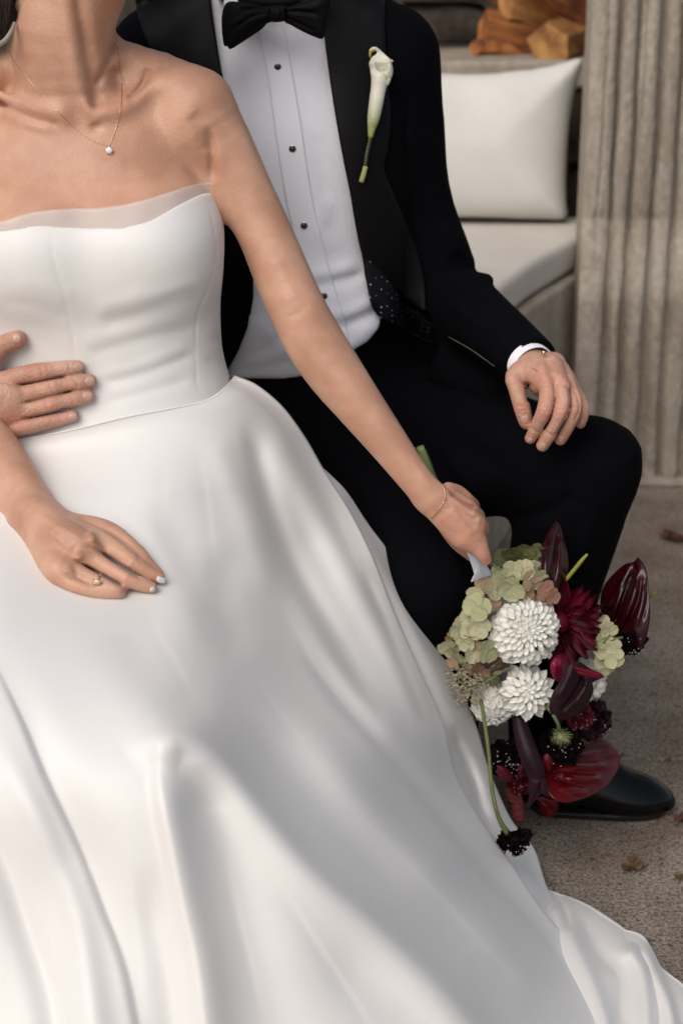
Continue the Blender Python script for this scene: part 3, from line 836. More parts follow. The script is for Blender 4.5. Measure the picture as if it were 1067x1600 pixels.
def skirt_folds(px, py):
    f = 0
    # the arch over the knee: left branch, right branch, hollow between
    f = f + fold(px, py, [(250, 1100), (254, 1230), (270, 1320), (290, 1420), (312, 1520), (335, 1720)], .021, 30, 13, (.3, .02), grow=1.3)
    f = f + fold(px, py, [(200, 1190), (240, 1160), (289, 1152), (330, 1178), (372, 1228), (420, 1290), (485, 1367), (590, 1460), (700, 1570), (800, 1700)], .032, 24, 34, (.1, .02), grow=1.4)
    f = f - fold(px, py, [(305, 1185), (335, 1280), (370, 1400), (410, 1540), (460, 1720)], .020, 34, 34, (.15, .02), grow=2.2)
    # dark trough right of the arch, running down to the right
    f = f - fold(px, py, [(330, 1040), (372, 1110), (425, 1170), (500, 1260), (590, 1350), (690, 1440), (830, 1570)], .022, 42, 40, (.25, .15), grow=1.1)
    f = f + fold(px, py, [(430, 1060), (500, 1160), (570, 1250), (650, 1340), (740, 1430), (860, 1560)], .016, 34, 34, (.3, .1), grow=1.1)
    f = f - fold(px, py, [(455, 985), (520, 1080), (600, 1170), (680, 1265), (750, 1350), (850, 1460), (960, 1590)], .018, 26, 12, (.2, .05))
    f = f + fold(px, py, [(440, 900), (500, 1000), (580, 1100), (650, 1190), (720, 1280)], .016, 26, 26, (.3, .2))
    # upper right: falls from the waist
    f = f + fold(px, py, [(405, 640), (432, 690), (470, 760), (512, 840), (560, 930), (610, 1020), (660, 1130), (700, 1220)], .022, 22, 26, (.12, .2))
    f = f - fold(px, py, [(378, 640), (396, 700), (420, 790), (455, 880), (505, 970), (560, 1060), (620, 1140)], .022, 20, 14, (.15, .2))
    f = f + fold(px, py, [(330, 650), (352, 720), (385, 800), (420, 900), (450, 960)], .013, 26, 26, (.2, .3))
    f = f - fold(px, py, [(560, 880), (600, 970), (640, 1070), (675, 1150)], .008, 8, 10, (.2, .2))
    # lap: soft hollows under the hand
    f = f - fold(px, py, [(352, 840), (350, 900), (352, 960), (385, 1040)], .012, 34, 30, (.3, .3))
    f = f + fold(px, py, [(218, 770), (232, 830), (262, 890), (290, 960), (310, 1020)], .010, 26, 40, (.3, .3))
    f = f + fold(px, py, [(30, 960), (120, 1010), (210, 1080), (262, 1150)], .010, 60, 60, (.4, .2))
    f = f - fold(px, py, [(190, 960), (230, 1040), (300, 1095), (350, 1110)], .007, 40, 40, (.3, .3))
    f = f - fold(px, py, [(60, 740), (160, 760), (240, 740)], .006, 30, 40, (.4, .4))
    # left: long fall with a crisp crease
    f = f - fold(px, py, [(-40, 960), (0, 1045), (40, 1130), (75, 1215), (125, 1320), (164, 1420), (200, 1520), (235, 1700)], .014, 34, 6, (.3, .02), grow=1.3)
    f = f + fold(px, py, [(-20, 1120), (30, 1220), (80, 1330), (125, 1450), (160, 1700)], .014, 26, 26, (.3, .02))
    f = f - fold(px, py, [(-60, 1200), (0, 1330), (40, 1440), (80, 1560), (100, 1700)], .014, 18, 26, (.3, .02))
    f = f - fold(px, py, [(225, 1340), (240, 1430), (262, 1540), (280, 1700)], .012, 22, 26, (.3, .02))
    # fine creases
    f = f - fold(px, py, [(370, 1020), (405, 1075), (430, 1110), (455, 1142), (500, 1200)], .0009, 5, 12, (.45, .45))
    f = f - fold(px, py, [(215, 930), (250, 1000), (290, 1070), (325, 1130)], .0012, 6, 14, (.45, .45))
    f = f - fold(px, py, [(420, 920), (455, 980), (485, 1035), (520, 1090), (560, 1140)], .0011, 5, 12, (.45, .45))
    for q, a_ in (([(300, 660), (318, 760), (330, 860), (338, 930)], .0011), ([(248, 665), (256, 740), (250, 830)], .0008), ([(140, 1180), (185, 1330), (212, 1470), (225, 1600)], .0016), ([(400, 1320), (470, 1440), (560, 1580), (620, 1690)], .0016),
                  ([(520, 1240), (640, 1360), (760, 1490), (880, 1620)], .0018), ([(470, 700), (515, 790), (556, 885), (600, 980)], .0014), ([(60, 1380), (90, 1480), (120, 1620)], .0014), ([(345, 1300), (362, 1400), (392, 1520), (420, 1640)], .0013),
                  ([(640, 1180), (700, 1290), (770, 1390), (850, 1490)], .0014), ([(120, 700), (150, 760), (170, 800)], .0007)):
        f = f - fold(px, py, q, a_ * .9, 6, 14, (.45, .45))
    rs = np.random.RandomState(3)
    for _ in range(7):
        w = rs.normal(size=2) * .012; f = f + .0022 * np.sin(px * w[0] + py * w[1] + rs.rand() * 6)
    # hem of the bodice pulls the first centimetres tight
    return f
def coons(top, right, left, bottom, ns, nt, pw=1.0):
    T = resample(top, ns); Bm = resample(bottom, ns); Lf = resample(left, nt); Rt = resample(right, nt)
    s = np.linspace(0, 1, ns)[:, None, None]; t = np.linspace(0, 1, nt)[None, :, None]
    G = (1 - t) * T[:, None] + t * Bm[:, None] + (1 - s) * Lf[None] + s * Rt[None] - ((1 - s) * (1 - t) * T[0] + s * (1 - t) * T[-1] + (1 - s) * t * Bm[0] + s * t * Bm[-1])
    return G
def floorY(px, py): 
    v = (800. - py) / F; dz = -SP + v * CP; dy = CP + v * SP
    return np.where(dz < -.02, (.004 - CAM_H) / np.minimum(dz, -.02) * dy, 50.)
def sheet(G, Yf, curl=6, curl_px=16, curl_y=.05, side='right'):
    px, py = G[..., 0], G[..., 1]
    Y = Yf(px, py)
    Y = np.minimum(Y, floorY(px, py) - .004)
    t = Y / (CP + (800. - py) / F * SP)
    V = np.stack([(px - 533.5) / F * t, Y, CAM_H + (-SP + (800. - py) / F * CP) * t], -1)
    if curl:   # the cloth turns back behind the visible edge
        ext = []
        n = V[-1] - V[-4]
        for k in range(1, curl + 1):
            a = k / curl * math.pi * .75
            q = V[-1].copy(); pxx = px[-1] + curl_px * .35 * math.sin(a) - curl_px * (1 - math.cos(a)) * .5
            y = Y[-1] + curl_y * (a / (math.pi * .75))
            y = np.minimum(y, floorY(pxx, py[-1]) - .003)
            tt = y / (CP + (800. - py[-1]) / F * SP)
            ext.append(np.stack([(pxx - 533.5) / F * tt, y, CAM_H + (-SP + (800. - py[-1]) / F * CP) * tt], -1))
        V = np.concatenate([V, np.array(ext)], 0)
    return V
def skirt_Y(px, py):
    tight = np.clip(1 - (py - (np.interp(px, [q[0] for q in WAIST], [q[1] for q in WAIST]))) / 90., 0, 1) ** 1.5
    return bY(px, py) - skirt_folds(px, py) * .64 * (1 - .75 * tight)
def JS(px, py, lift, r):
    y = float(skirt_Y(np.array([float(px)]), np.array([float(py)]))[0]); s_ = y * 1.06 / F
    return J(px, py, y - lift - r * s_ * 1.05, r)
# her right arm and hand (left in the picture), lying on the lap
b_armR = [Chain([J(-62, 172, 2.19, 58), J(-105, 240, 2.19, 46), J(-128, 340, 2.18, 46), J(-135, 450, 2.15, 46), J(-125, 560, 2.10, 48), J(-100, 620, 2.06, 50), J(-58, 668, 2.02, 56),
          J(-10, 724, 1.965, 53), J(30, 775, 1.915, 45), J(62, 812, 1.875, 39), J(84, 833, 1.852, 37)], k=.02)]
b_handR = [
    Chain([J(60, 812, 1.862, 37), J(78, 828, 1.838, 37), JS(104, 848, .006, 39), JS(124, 864, .005, 37)], k=.024, n=(0, 1, .55), flat=.60),
    Chain([J(66, 852, 1.845, 24), JS(88, 884, .004, 24), JS(100, 896, .004, 18)], k=.016),
    Chain([JS(118, 830, .020, 17), JS(146, 838, .022, 15.5), JS(176, 856, .022, 14.4), JS(206, 877, .020, 13.8), JS(230, 893, .012, 12), JS(249, 903, .006, 9.6)], k=.010),   # index
    Chain([JS(104, 856, .014, 17), JS(128, 864, .018, 15.2), JS(164, 884, .018, 14.2), JS(198, 903, .015, 13.6), JS(219, 912, .009, 12), JS(237, 918, .005, 9.6)], k=.008),   # middle
    Chain([JS(94, 876, .010, 17), JS(115, 888, .013, 14.5), JS(148, 905, .013, 13), JS(178, 921, .009, 11.6), JS(188, 926, .002, 10), JS(180, 926, -.004, 8)], k=.008),   # ring
    Chain([JS(90, 892, .006, 15), JS(105, 908, .006, 13), JS(135, 920, .006, 11), JS(162, 926, .003, 9.8), JS(172, 928, -.002, 8)], k=.009),   # little finger
    Chain([JS(116, 818, .012, 16), JS(150, 822, .010, 15), JS(178, 832, .008, 13.5), JS(200, 849, .006, 12.4), JS(215, 863, .004, 11.6), JS(226, 877, .003, 11)], k=.008),    # thumb
    Chain([JS(215, 863, .004, 11.4), JS(233, 882, .003, 10), JS(250, 897, .002, 7)], k=.003),
]
b_handR_mods = [
    Disp([(126, 850), (150, 858), (176, 876), (206, 896), (228, 908)], -.0034, 2.4), Disp([(112, 872), (140, 888), (170, 905), (196, 918)], -.0032, 2.3),
    Disp([(100, 894), (126, 906), (152, 917)], -.0016, 2.4),
    Disp([(140, 828), (146, 838), (144, 848)], .0026, 7), Disp([(118, 858), (124, 866), (122, 876)], .0024, 7), Disp([(104, 880), (110, 890), (106, 898)], .0020, 6),
    Disp([(60, 800), (90, 822), (130, 842)], .0014, 5), Disp([(60, 818), (92, 842), (116, 862)], .0014, 5), Disp([(196, 880), (203, 876), (210, 868)], -.0010, 1.8), Disp([(200, 906), (204, 900), (208, 894)], -.0010, 1.8), Disp([(198, 886), (206, 877), (212, 870)], .0012, 5), Disp([(192, 910), (198, 903), (204, 896)], .0012, 5),
    Disp([(178, 836), (200, 852), (216, 868), (222, 884)], -.001, 2.2),
]
b_mods = [
    # neck: the long tendon with its shaded side, hollow above the clavicle
    Disp([(118, -30), (126, 30), (134, 80), (143, 130), (152, 188)], -.0078, 12, 7, ymax=2.19),
    Disp([(92, -30), (104, 30), (114, 80), (126, 140), (140, 186)], .0050, 14, 12, ymax=2.19),
    Disp([(180, 62), (170, 92), (158, 118), (148, 138)], -.0045, 7, 5, ymax=2.20),
    Disp([(178, 100), (184, 128), (192, 150)], -.0075, 11, 11, ymax=2.21, ends=.3),
    Disp([(233, 104), (226, 128), (212, 146), (197, 158)], -.0042, 7, 6, ymax=2.21),
    Disp([(22, 30), (34, 12), (50, -10)], -.004, 6, ymax=2.2), Disp([(0, 60), (18, 42), (30, 24)], -.003, 6, ymax=2.2),
    Disp([(146, 190), (150, 200), (152, 210)], -.003, 9, ymax=2.15, ends=.4),
    Disp([(-30, 140), (0, 156), (35, 176), (70, 190), (105, 194)], -.0030, 9, 8, ymax=2.18),
    Disp([(-30, 160), (0, 176), (40, 194), (90, 204)], .0025, 10, ymax=2.18),
    Disp([(246, 140), (252, 160), (258, 172)], -.0009, 9, ymax=2.2, ends=.4),
    # armpit crease and arm against the chest
    Disp([(324, 190), (331, 222), (333, 250), (334, 290)], -.0055, 6, 8, ymax=2.19, ends=.3),
    Disp([(300, 175), (318, 205), (328, 240)], -.0025, 12, ymax=2.19),
    # elbow crease
    Disp([(446, 490), (460, 492), (474, 482), (482, 470)], -.0008, 6, ymax=2.12),
    Disp([(430, 400), (446, 440), (462, 474)], .0014, 12, ymax=2.14),
    Disp([(640, 712), (660, 742), (676, 768)], .0010, 5), Disp([(620, 720), (640, 752), (655, 775)], -.0008, 6),
    Disp([(335, 330), (348, 360), (362, 400)], -.001, 8),
]
bride_prims = b_trunk + b_upper + b_armL + b_armR + b_handR + b_handL + b_mods + b_handL_mods + b_handR_mods
# only the skin that shows is meshed: the trunk stops under the bodice
TR = P(0, 430, 2.1)[2]
body_lo = np.array([-.62, 1.70, P(0, 1000, 1.80)[2]])
b_skin = list(bride_prims)
class Below(Prim):
    op = 'mod'
    def mod(s, d, X):
        # hollow away the trunk below the neckline, keep arms: trunk region under the bodice is trimmed
        z = X[..., 2]; px, py, dd = proj(X)
        t = b_torso.ev(X)
        m = (z < TR) & (t < .004)
        arm = np.minimum(b_armL[0].ev(X), b_armR[0].ev(X)) if m.any() else None
        return np.where(m, np.maximum(d, arm if arm is not None else d), d)
bride_body = sdf_obj('body', bride_prims, .0021, M['skin_f'], bride, relax=1)

def add_blush(o, pts):
    """soft redness round knuckles, finger tips and elbows: (centre, radius, weight)"""
    me = o.data; n = len(me.vertices); co = np.empty(n * 3, np.float32); me.vertices.foreach_get('co', co); co = co.reshape(-1, 3)
    w = np.zeros(n)
    for c, r, a in pts: w = np.maximum(w, a * np.exp(-((co - np.asarray(c)[:3]) ** 2).sum(1) / r ** 2))
    at = me.attributes.new('blush', 'FLOAT', 'POINT'); at.data.foreach_set('value', w.astype(np.float32))
add_blush(bride_body, [(P(146, 838, 1.79), .014, .4), (P(122, 864, 1.79), .013, .35), (P(107, 888, 1.8), .012, .3), (P(205, 876, 1.77), .011, .35), (P(197, 903, 1.77), .011, .35), (P(250, 903, 1.79), .010, .5),
                       (P(236, 918, 1.79), .010, .5), (P(754, 822, 2.06), .014, .7), (P(738, 797, 2.07), .012, .6), (P(756, 862, 2.04), .014, .6), (P(725, 840, 2.04), .03, .35),
                       (P(700, 800, 2.03), .05, .3), (P(160, 320, 2.06), .06, .2), (P(186, 145, 2.12), .02, .5), (P(110, 250, 2.08), .08, .12)])

# ------------------------------------------------------------------ bodice
neckline = [(-160, 430), (-150, 340), (-90, 330), (-30, 350), (0, 360), (60, 352), (125, 356.5), (190, 356.5), (235, 345), (280, 320), (312, 305), (337, 299), (420, 298), (420, 800), (-200, 800)]
seamL = [(80, 352), (84, 400), (98, 450), (112, 510), (120, 580), (124, 664)]
seamR = [(322, 304), (333, 350), (338, 400), (326, 450), (309, 490), (305, 540), (308, 600), (318, 630)]
def wr(pts, a, w, w2=None): return Disp(pts, a * (.5 if abs(a) > .0013 else 1), w * 1.1, w2, ymax=2.16)
bod_mods = [
    wr(seamL, -.0012, 2.0), wr(seamR, -.0010, 1.6),
    wr([(150, 506), (210, 492), (270, 470), (330, 452)], -.0045, 9, 13), wr([(140, 486), (210, 470), (290, 448), (330, 430)], .0035, 12),
    wr([(130, 556), (190, 540), (250, 522), (318, 505)], -.0030, 8, 12), wr([(120, 536), (190, 520), (260, 502), (320, 484)], .0026, 10),
    wr([(150, 600), (210, 588), (270, 566), (312, 548)], -.0034, 6, 9), wr([(150, 586), (220, 570), (300, 536)], .0024, 8),
    wr([(160, 630), (230, 612), (300, 592)], -.0024, 6, 8), wr([(330, 525), (345, 535), (352, 548)], -.0028, 5), wr([(322, 560), (340, 566), (358, 575)], -.0022, 5),
    wr([(0, 470), (60, 478), (110, 500)], -.0020, 10), wr([(20, 440), (80, 450), (120, 470)], .0015, 12),
    wr([(200, 440), (240, 520), (250, 600)], .0020, 26), Noise(.0012, 22, 7),
]
bodice_prims = [Loft(TORSO_B, k=.03, grow=.0045), Ell(P(238, 392, 2.085), (.068, .063, .066), .05), Ell(P(48, 400, 2.085), (.068, .063, .066), .05),
                Cut(neckline, 'in')] + bod_mods
bodice_trace = [p for p in bodice_prims if not isinstance(p, Cut)]
bodice = sdf_obj('bodice', bodice_prims, .0026, M['satin'], bride, relax=2)

def drape(name, prims, outlineA, outlineB, off, m, parent, thick=.0008, n=(90, 8), sway=None):
    """a strip between two lines, laid on a surface: outlineA and outlineB are pixel lines of equal sense"""
    A = resample(outlineA, n[0]); B = resample(outlineB, n[0])
    V = np.zeros((n[0], n[1], 3))
    for j in range(n[1]):
        s = j / (n[1] - 1); q = A * (1 - s) + B * s
        Y = trace(prims, q[:, 0], q[:, 1])
        ok = ~np.isnan(Y)
        if not ok.all(): Y = np.interp(np.arange(len(Y)), np.flatnonzero(ok), Y[ok]) if ok.any() else np.full(len(Y), 2.2)
        Y = np.convolve(np.pad(Y, 2, 'edge'), [.1, .2, .4, .2, .1], 'valid')
        for i in range(n[0]):
            o = off(i / (n[0] - 1), s) if callable(off) else off
            V[i, j] = P(q[i, 0], q[i, 1], Y[i] - o)
    return link(name, grid_mesh(name, V, thick), m, parent)
def resample(pts, n):
    q = crom(pts, 8); L = np.r_[0, np.cumsum(np.hypot(*(q[1:] - q[:-1]).T))]
    t = np.linspace(0, L[-1], n)
    return np.c_[np.interp(t, L, q[:, 0]), np.interp(t, L, q[:, 1])]
trim_top = [(-48, 322), (-30, 332), (0, 346), (30, 337), (60, 330), (105, 326), (150, 325), (190, 320), (225, 312), (255, 303), (280, 295), (305, 288), (322, 285.5), (334, 288), (340, 296)]
trim_bot = [(-48, 352), (-30, 362), (0, 372), (60, 364), (125, 368), (190, 366), (235, 355), (262, 342), (280, 332), (305, 318), (318, 314), (328, 312), (336, 312), (342, 318), (346, 326)]
drape('sheer_trim', b_trunk + b_upper, trim_top, trim_bot, lambda i, j: .0025 + .0055 * (1 - j) + .005 * max(0, (i - .86) / .14) ** 2 + .0012 * math.sin(i * 40) * (1 - j), M['organza'], bodice, thick=.0004, n=(120, 10))

NS = 380
bottom = [(-560, 1720), (-200, 1720), (200, 1720), (600, 1715), (1060, 1700)]
left = [(-66, 703), (-130, 780), (-250, 950), (-400, 1260), (-560, 1720)]
GA = coons(WAIST, EDGE_A, left, bottom, NS, 420)
# the top edge is tucked against the bodice
VA = sheet(GA, skirt_Y)
yb = trace(bodice_trace, GA[:, 0, 0], GA[:, 0, 1]); yb = np.where(np.isnan(yb), GA[:, 0, 0] * 0 + 2.14, yb)
yb = np.convolve(np.pad(yb, 6, 'edge'), np.ones(13) / 13, 'valid')
jj = np.arange(60)[None, :]; w_ = (1 - jj / 60) ** 2 * (1 + 2 * jj / 60)
g_ = GA[:, :60]; Yt = skirt_Y(g_[..., 0], g_[..., 1]) * (1 - w_) + (yb[:, None] - .0035) * w_
t_ = Yt / (CP + (800. - g_[..., 1]) / F * SP)
VA[:NS, :60] = np.stack([(g_[..., 0] - 533.5) / F * t_, Yt, CAM_H + (-SP + (800. - g_[..., 1]) / F * CP) * t_], -1)
EDGE_B = [(497, 727), (520, 748), (542, 772), (575, 822), (620, 882), (660, 952), (700, 1040), (740, 1130), (761, 1200), (795, 1279), (832, 1327), (854, 1391), (900, 1470), (960, 1560), (1030, 1700)]
LEFT_B = [(470, 720), (490, 780), (520, 850), (560, 950), (600, 1040), (640, 1140), (660, 1230), (700, 1320), (760, 1400), (820, 1490), (960, 1700)]
def B_Y(px, py):
    y = bY(px, py) + .040 + np.clip((py - 1150) / 400, 0, 1) * .01
    y = y - fold(px, py, [(510, 745), (560, 830), (615, 930), (670, 1040), (715, 1150), (735, 1210)], .018, 14, 18, (.1, .2))
    y = y + fold(px, py, [(700, 1130), (738, 1215), (752, 1262), (770, 1300)], .020, 9, 7, (.2, .3))
    y = y - fold(px, py, [(752, 1230), (785, 1300), (815, 1360), (850, 1440)], .012, 16, 16, (.2, .2))
    return y
VB = sheet(coons([(470, 720), (497, 727)], EDGE_B, LEFT_B, [(960, 1700), (1030, 1700)], 50, 300), B_Y, curl_px=10, curl_y=.03)
# train on the floor: swells, dips and turned edge
EDGE_C = [(800, 1372), (854, 1391), (907, 1410), (945, 1432), (978, 1456), (1000, 1480), (1020, 1510), (1032, 1545), (1040, 1590), (1046, 1700)]
LEFT_C = [(790, 1380), (800, 1440), (830, 1520), (860, 1600), (900, 1700)]
def C_Y(px, py):
    fy = floorY(px, py)
    lift = .030 - .010 * np.clip((py - 1400) / 200, 0, 1)
    e, _, _ = line_lat(px, py, crom(EDGE_C, 4))
    lift = lift * (1 - np.exp(-e / 26))
    y = fy - lift * 1.5
    y = y - fold(px, py, [(862, 1400), (892, 1470), (925, 1540), (960, 1640)], .020, 16, 30, (.1, .05))
    y = y + fold(px, py, [(905, 1420), (935, 1490), (968, 1530), (966, 1620)], .012, 26, 12, (.2, .05))
    y = y - fold(px, py, [(975, 1470), (1004, 1520), (1012, 1600), (1015, 1700)], .022, 20, 14, (.1, .05))
    y = y + fold(px, py, [(868, 1398), (884, 1432), (886, 1460)], .010, 6, 8, (.2, .3))
    return np.minimum(y, fy - .003)
VC = sheet(coons([(790, 1380), (800, 1372)], EDGE_C, LEFT_C, [(900, 1700), (1046, 1700)], 110, 200), C_Y, curl_px=12, curl_y=.022)
EDGE_D = [(970, 1452), (1001, 1462), (1018, 1486), (1031, 1511), (1050, 1527), (1067, 1541), (1090, 1575), (1120, 1640), (1130, 1700)]
LEFT_D = [(960, 1455), (985, 1500), (1005, 1570), (1012, 1700)]
def D_Y(px, py):
    fy = floorY(px, py); e, _, _ = line_lat(px, py, crom(EDGE_D, 4))
    y = fy - .020 * (1 - np.exp(-e / 16)) - fold(px, py, [(1000, 1470), (1022, 1520), (1045, 1580), (1060, 1680)], .016, 10, 12, (.1, .05))
    return np.minimum(y, fy - .003)
VD = sheet(coons([(960, 1455), (970, 1452)], EDGE_D, LEFT_D, [(1012, 1700), (1130, 1700)], 50, 120), D_Y, curl_px=8, curl_y=.012)
def join(name, metas):
    Vs, Qs, o = [], [], 0
    for V in metas:
        a, b = V.shape[:2]; idx = np.arange(a * b).reshape(a, b) + o
        Qs.append(np.stack([idx[:-1, :-1], idx[1:, :-1], idx[1:, 1:], idx[:-1, 1:]], -1).reshape(-1, 4)); Vs.append(V.reshape(-1, 3)); o += a * b
    return raw_mesh(name, np.vstack(Vs), np.vstack(Qs))
skirt = link('skirt', join('skirt', [VA, VB, VC, VD]), M['satin'], bride)
sm = skirt.modifiers.new('cloth', 'SOLIDIFY'); sm.thickness = .0012; sm.offset = -1
# rolled seam where skirt and bodice meet
ws = np.array([VA[i, 1] + np.array([0, -.0012, 0]) for i in range(4, NS, 3)])
link('waist_seam', tube_mesh('waist_seam', ws, .0011, 6, smooth=2), M['satin'], bride)

# ------------------------------------------------------------------ hair, ornament
hair_sdf = [Ell(P(118, -205, 2.19), (.094, .098, .088), .02), Ell(P(60, -150, 2.24), (.08, .07, .10), .03), Ell(P(40, -60, 2.30), (.09, .06, .12), .05), Chain([J(-15, -60, 2.22, 42), J(-18, 0, 2.19, 36), J(-22, 40, 2.18, 30), J(-30, 66, 2.18, 16)], k=.02),
            Disp([(10, -60), (14, 0), (8, 50)], -.004, 6), Noise(.003, 60, 3)]
link_h = sdf_obj('hair', hair_sdf, .005, M['hair'], bride, relax=1)
strands = []
rs = random.Random(3)
for i in range(26):
    x = rs.uniform(-14, 19); strands.append([P(x, -60, 2.145), P(x + rs.uniform(-3, 4), -10, 2.14), P(x + rs.uniform(-8, 3) * .6, 32 + rs.uniform(-12, 8), 2.145), P(x - rs.uniform(4, 22), 58 + rs.uniform(-8, 6), 2.16)])
bm = bmesh.new()
for st in strands:
    t = tube_mesh('t', st, [.0012, .0016, .0014, .0003], 5, 4); bm.from_mesh(t); bpy.data.meshes.remove(t)
me = bpy.data.meshes.new('loose_strands'); bm.to_mesh(me); bm.free(); link('loose_strands', me, M['hair'], link_h)
orn = tube_mesh('hair_ribbon', [P(-20, 82, 2.14), P(-4, 72, 2.125), P(10, 62, 2.12), P(19, 48, 2.125), P(23, 36, 2.14)], [.0028, .0034, .0034, .003, .002], 8, 5)
tag(link('hair_ribbon', orn, mat('pale ribbon', (.24, .235, .20), .4, sheen=.3)), 'pale silky ribbon curving under the dark hair at the left edge of the neck', 'ribbon')

# ------------------------------------------------------------------ nails
def nail(c, nrm, along, w, l, m, parent, arch=.25, tip=.0):
    """a small curved plate: centre, outward normal, direction towards the finger tip"""
    c = np.asarray(c); nrm = np.asarray(nrm, float); nrm /= np.linalg.norm(nrm); along = np.asarray(along, float); along -= nrm * (along @ nrm); along /= np.linalg.norm(along)
    sd = np.cross(nrm, along); V = np.zeros((9, 11, 3))
    for i in range(9):
        for j in range(11):
            a = (i / 8) * 2 - 1; b = (j / 10) * 2 - 1
            ww = w * (1 - abs(b) ** 3.2) ** .4 if b > 0 else w * (1 - abs(b) ** 4) ** .5
            V[i, j] = c + sd * a * ww + along * b * l - nrm * (a * a * w * arch * 1.5 + (b * b) * l * .12) 
    me = grid_mesh('fingernail', V, .0005)
    return link('fingernail', me, m, parent)
def nail_px(prims, a, b, wpx, lpx, m, parent, tilt=(0, 0, 0)):
    """a = nail centre pixel, b = a pixel further towards the tip"""
    dd = 3
    ys = trace(prims, [a[0], a[0] + dd, a[0], a[0] - dd, a[0]], [a[1], a[1], a[1] + dd, a[1], a[1] - dd])
    if np.isnan(ys[0]): return
    ys = np.where(np.isnan(ys), ys[0], ys)
    c = P(a[0], a[1], ys[0]); u = P(a[0] + dd, a[1], ys[1]) - P(a[0] - dd, a[1], ys[3]); v = P(a[0], a[1] + dd, ys[2]) - P(a[0], a[1] - dd, ys[4])
    n = np.cross(u, v); n /= np.linalg.norm(n)
    if n[1] > 0: n = -n
    n = n + np.array(tilt)
    al = P(b[0], b[1], ys[0]) - P(a[0], a[1], ys[0])
    s = dist_at(c) / F
    nail(c + n / np.linalg.norm(n) * .0006, n, al, wpx * s, lpx * s, m, parent)
hR = b_handR + b_armR
nail_px(hR, (253, 906), (262, 908), 5.5, 8.5, M['nail_white'], bride_body, (.2, 0, .3))
nail_px(hR, (239, 921), (247, 922), 4, 4.5, M['nail_white'], bride_body, (.4, 0, -.2))

# ------------------------------------------------------------------ jewellery
sk = b_trunk + b_upper + b_armL + b_handL + b_mods + b_handL_mods
def chain_mesh(name, pts, prims, r, off=.0012, links=True, n=120):
    q = resample(pts, n); Y = trace(prims, q[:, 0], q[:, 1]); ok = ~np.isnan(Y)
    Y = np.interp(np.arange(n), np.flatnonzero(ok), Y[ok])
    Y = np.convolve(np.pad(Y, 2, 'edge'), np.ones(5) / 5, 'valid')
    W = np.array([P(a[0], a[1], y - off) for a, y in zip(q, Y)])
    return tube_mesh(name, W, [r * (1.35 if (i // 2) % 2 else .75) for i in range(n)] if links else r, 5, 1), W
nk = thing('necklace', 'fine gold chain necklace with one small round diamond pendant lying on the bare chest', 'necklace', tuple(P(170, 230, 2.1)))
me, _ = chain_mesh('chain', [(183, 60), (186, 90), (189, 120), (191, 150), (187, 180), (180, 205), (171, 228)], sk, .00030); link('chain', me, M['gold'], nk)
me, _ = chain_mesh('chain', [(12, 78), (30, 105), (55, 135), (85, 168), (115, 198), (142, 218), (168, 228)], sk, .00024); link('chain', me, M['gold'], nk)
pc = P(171, 235, trace(sk, [171], [235])[0] - .003)
bm = bmesh.new(); bmesh.ops.create_icosphere(bm, subdivisions=2, radius=.0042)
for v in bm.verts: v.co = Vector((v.co.x, v.co.y * .6, v.co.z * 1.0))
me = bpy.data.meshes.new('gemstone'); bm.to_mesh(me); bm.free(); o = link('gemstone', me, M['gem'], nk); o.location = pc
bm = bmesh.new()
for k in range(6):
    a = k * 1.047; bmesh.ops.create_icosphere(bm, subdivisions=1, radius=.0009, matrix=Matrix.Translation((pc[0] + .0042 * math.cos(a), pc[1] - .001, pc[2] + .0042 * math.sin(a))))
bmesh.ops.create_icosphere(bm, subdivisions=1, radius=.0012, matrix=Matrix.Translation((pc[0], pc[1], pc[2] + .0055)))
me = bpy.data.meshes.new('setting'); bm.to_mesh(me); bm.free(); link('setting', me, M['silver'], nk)
me, _ = chain_mesh('bracelet', [(673, 810), (682, 801), (690, 790), (695, 777), (694, 765), (690, 757)], sk, .0006, n=64)
tag(link('bracelet', me, M['gold']), 'thin gold chain bracelet round the wrist that carries the bouquet', 'bracelet')
rg = thing('ring', 'gold ring with a pale stone on the bare hand resting on the skirt', 'ring', tuple(P(152, 905, 1.78)))
_rb = [J(158, 893, 1.783, 0), J(155.5, 899, 1.778, 0), J(152, 907, 1.777, 0), J(147, 914, 1.783, 0)]
yq = trace(hR, [159, 156, 152.5, 149], [895, 900, 906, 912])
link('band', tube_mesh('band', [P(a, b, y - .0008) for a, b, y in zip([159, 156, 152.5, 149], [895, 900, 906, 912], yq)], .00085, 7, 4), M['gold'], rg)
pc = P(152.0, 909.5, np.nanmin(yq) - .002)
bm = bmesh.new(); bmesh.ops.create_icosphere(bm, subdivisions=2, radius=.0032)
for v in bm.verts: v.co = Vector((v.co.x * 1.35 + pc[0], v.co.y * .7 + pc[1], v.co.z + pc[2]))
me = bpy.data.meshes.new('stone'); bm.to_mesh(me); bm.free(); link('stone', me, mat('champagne stone', (.55, .45, .30), .08, spec=1, coat=1), rg)
bm = bmesh.new()
for k in range(8):
    a = k * .785; bmesh.ops.create_icosphere(bm, subdivisions=1, radius=.0010, matrix=Matrix.Translation((pc[0] + .0050 * math.cos(a), pc[1] - .0004, pc[2] + .0038 * math.sin(a))))
me = bpy.data.meshes.new('halo'); bm.to_mesh(me); bm.free(); link('halo', me, M['gold'], rg)
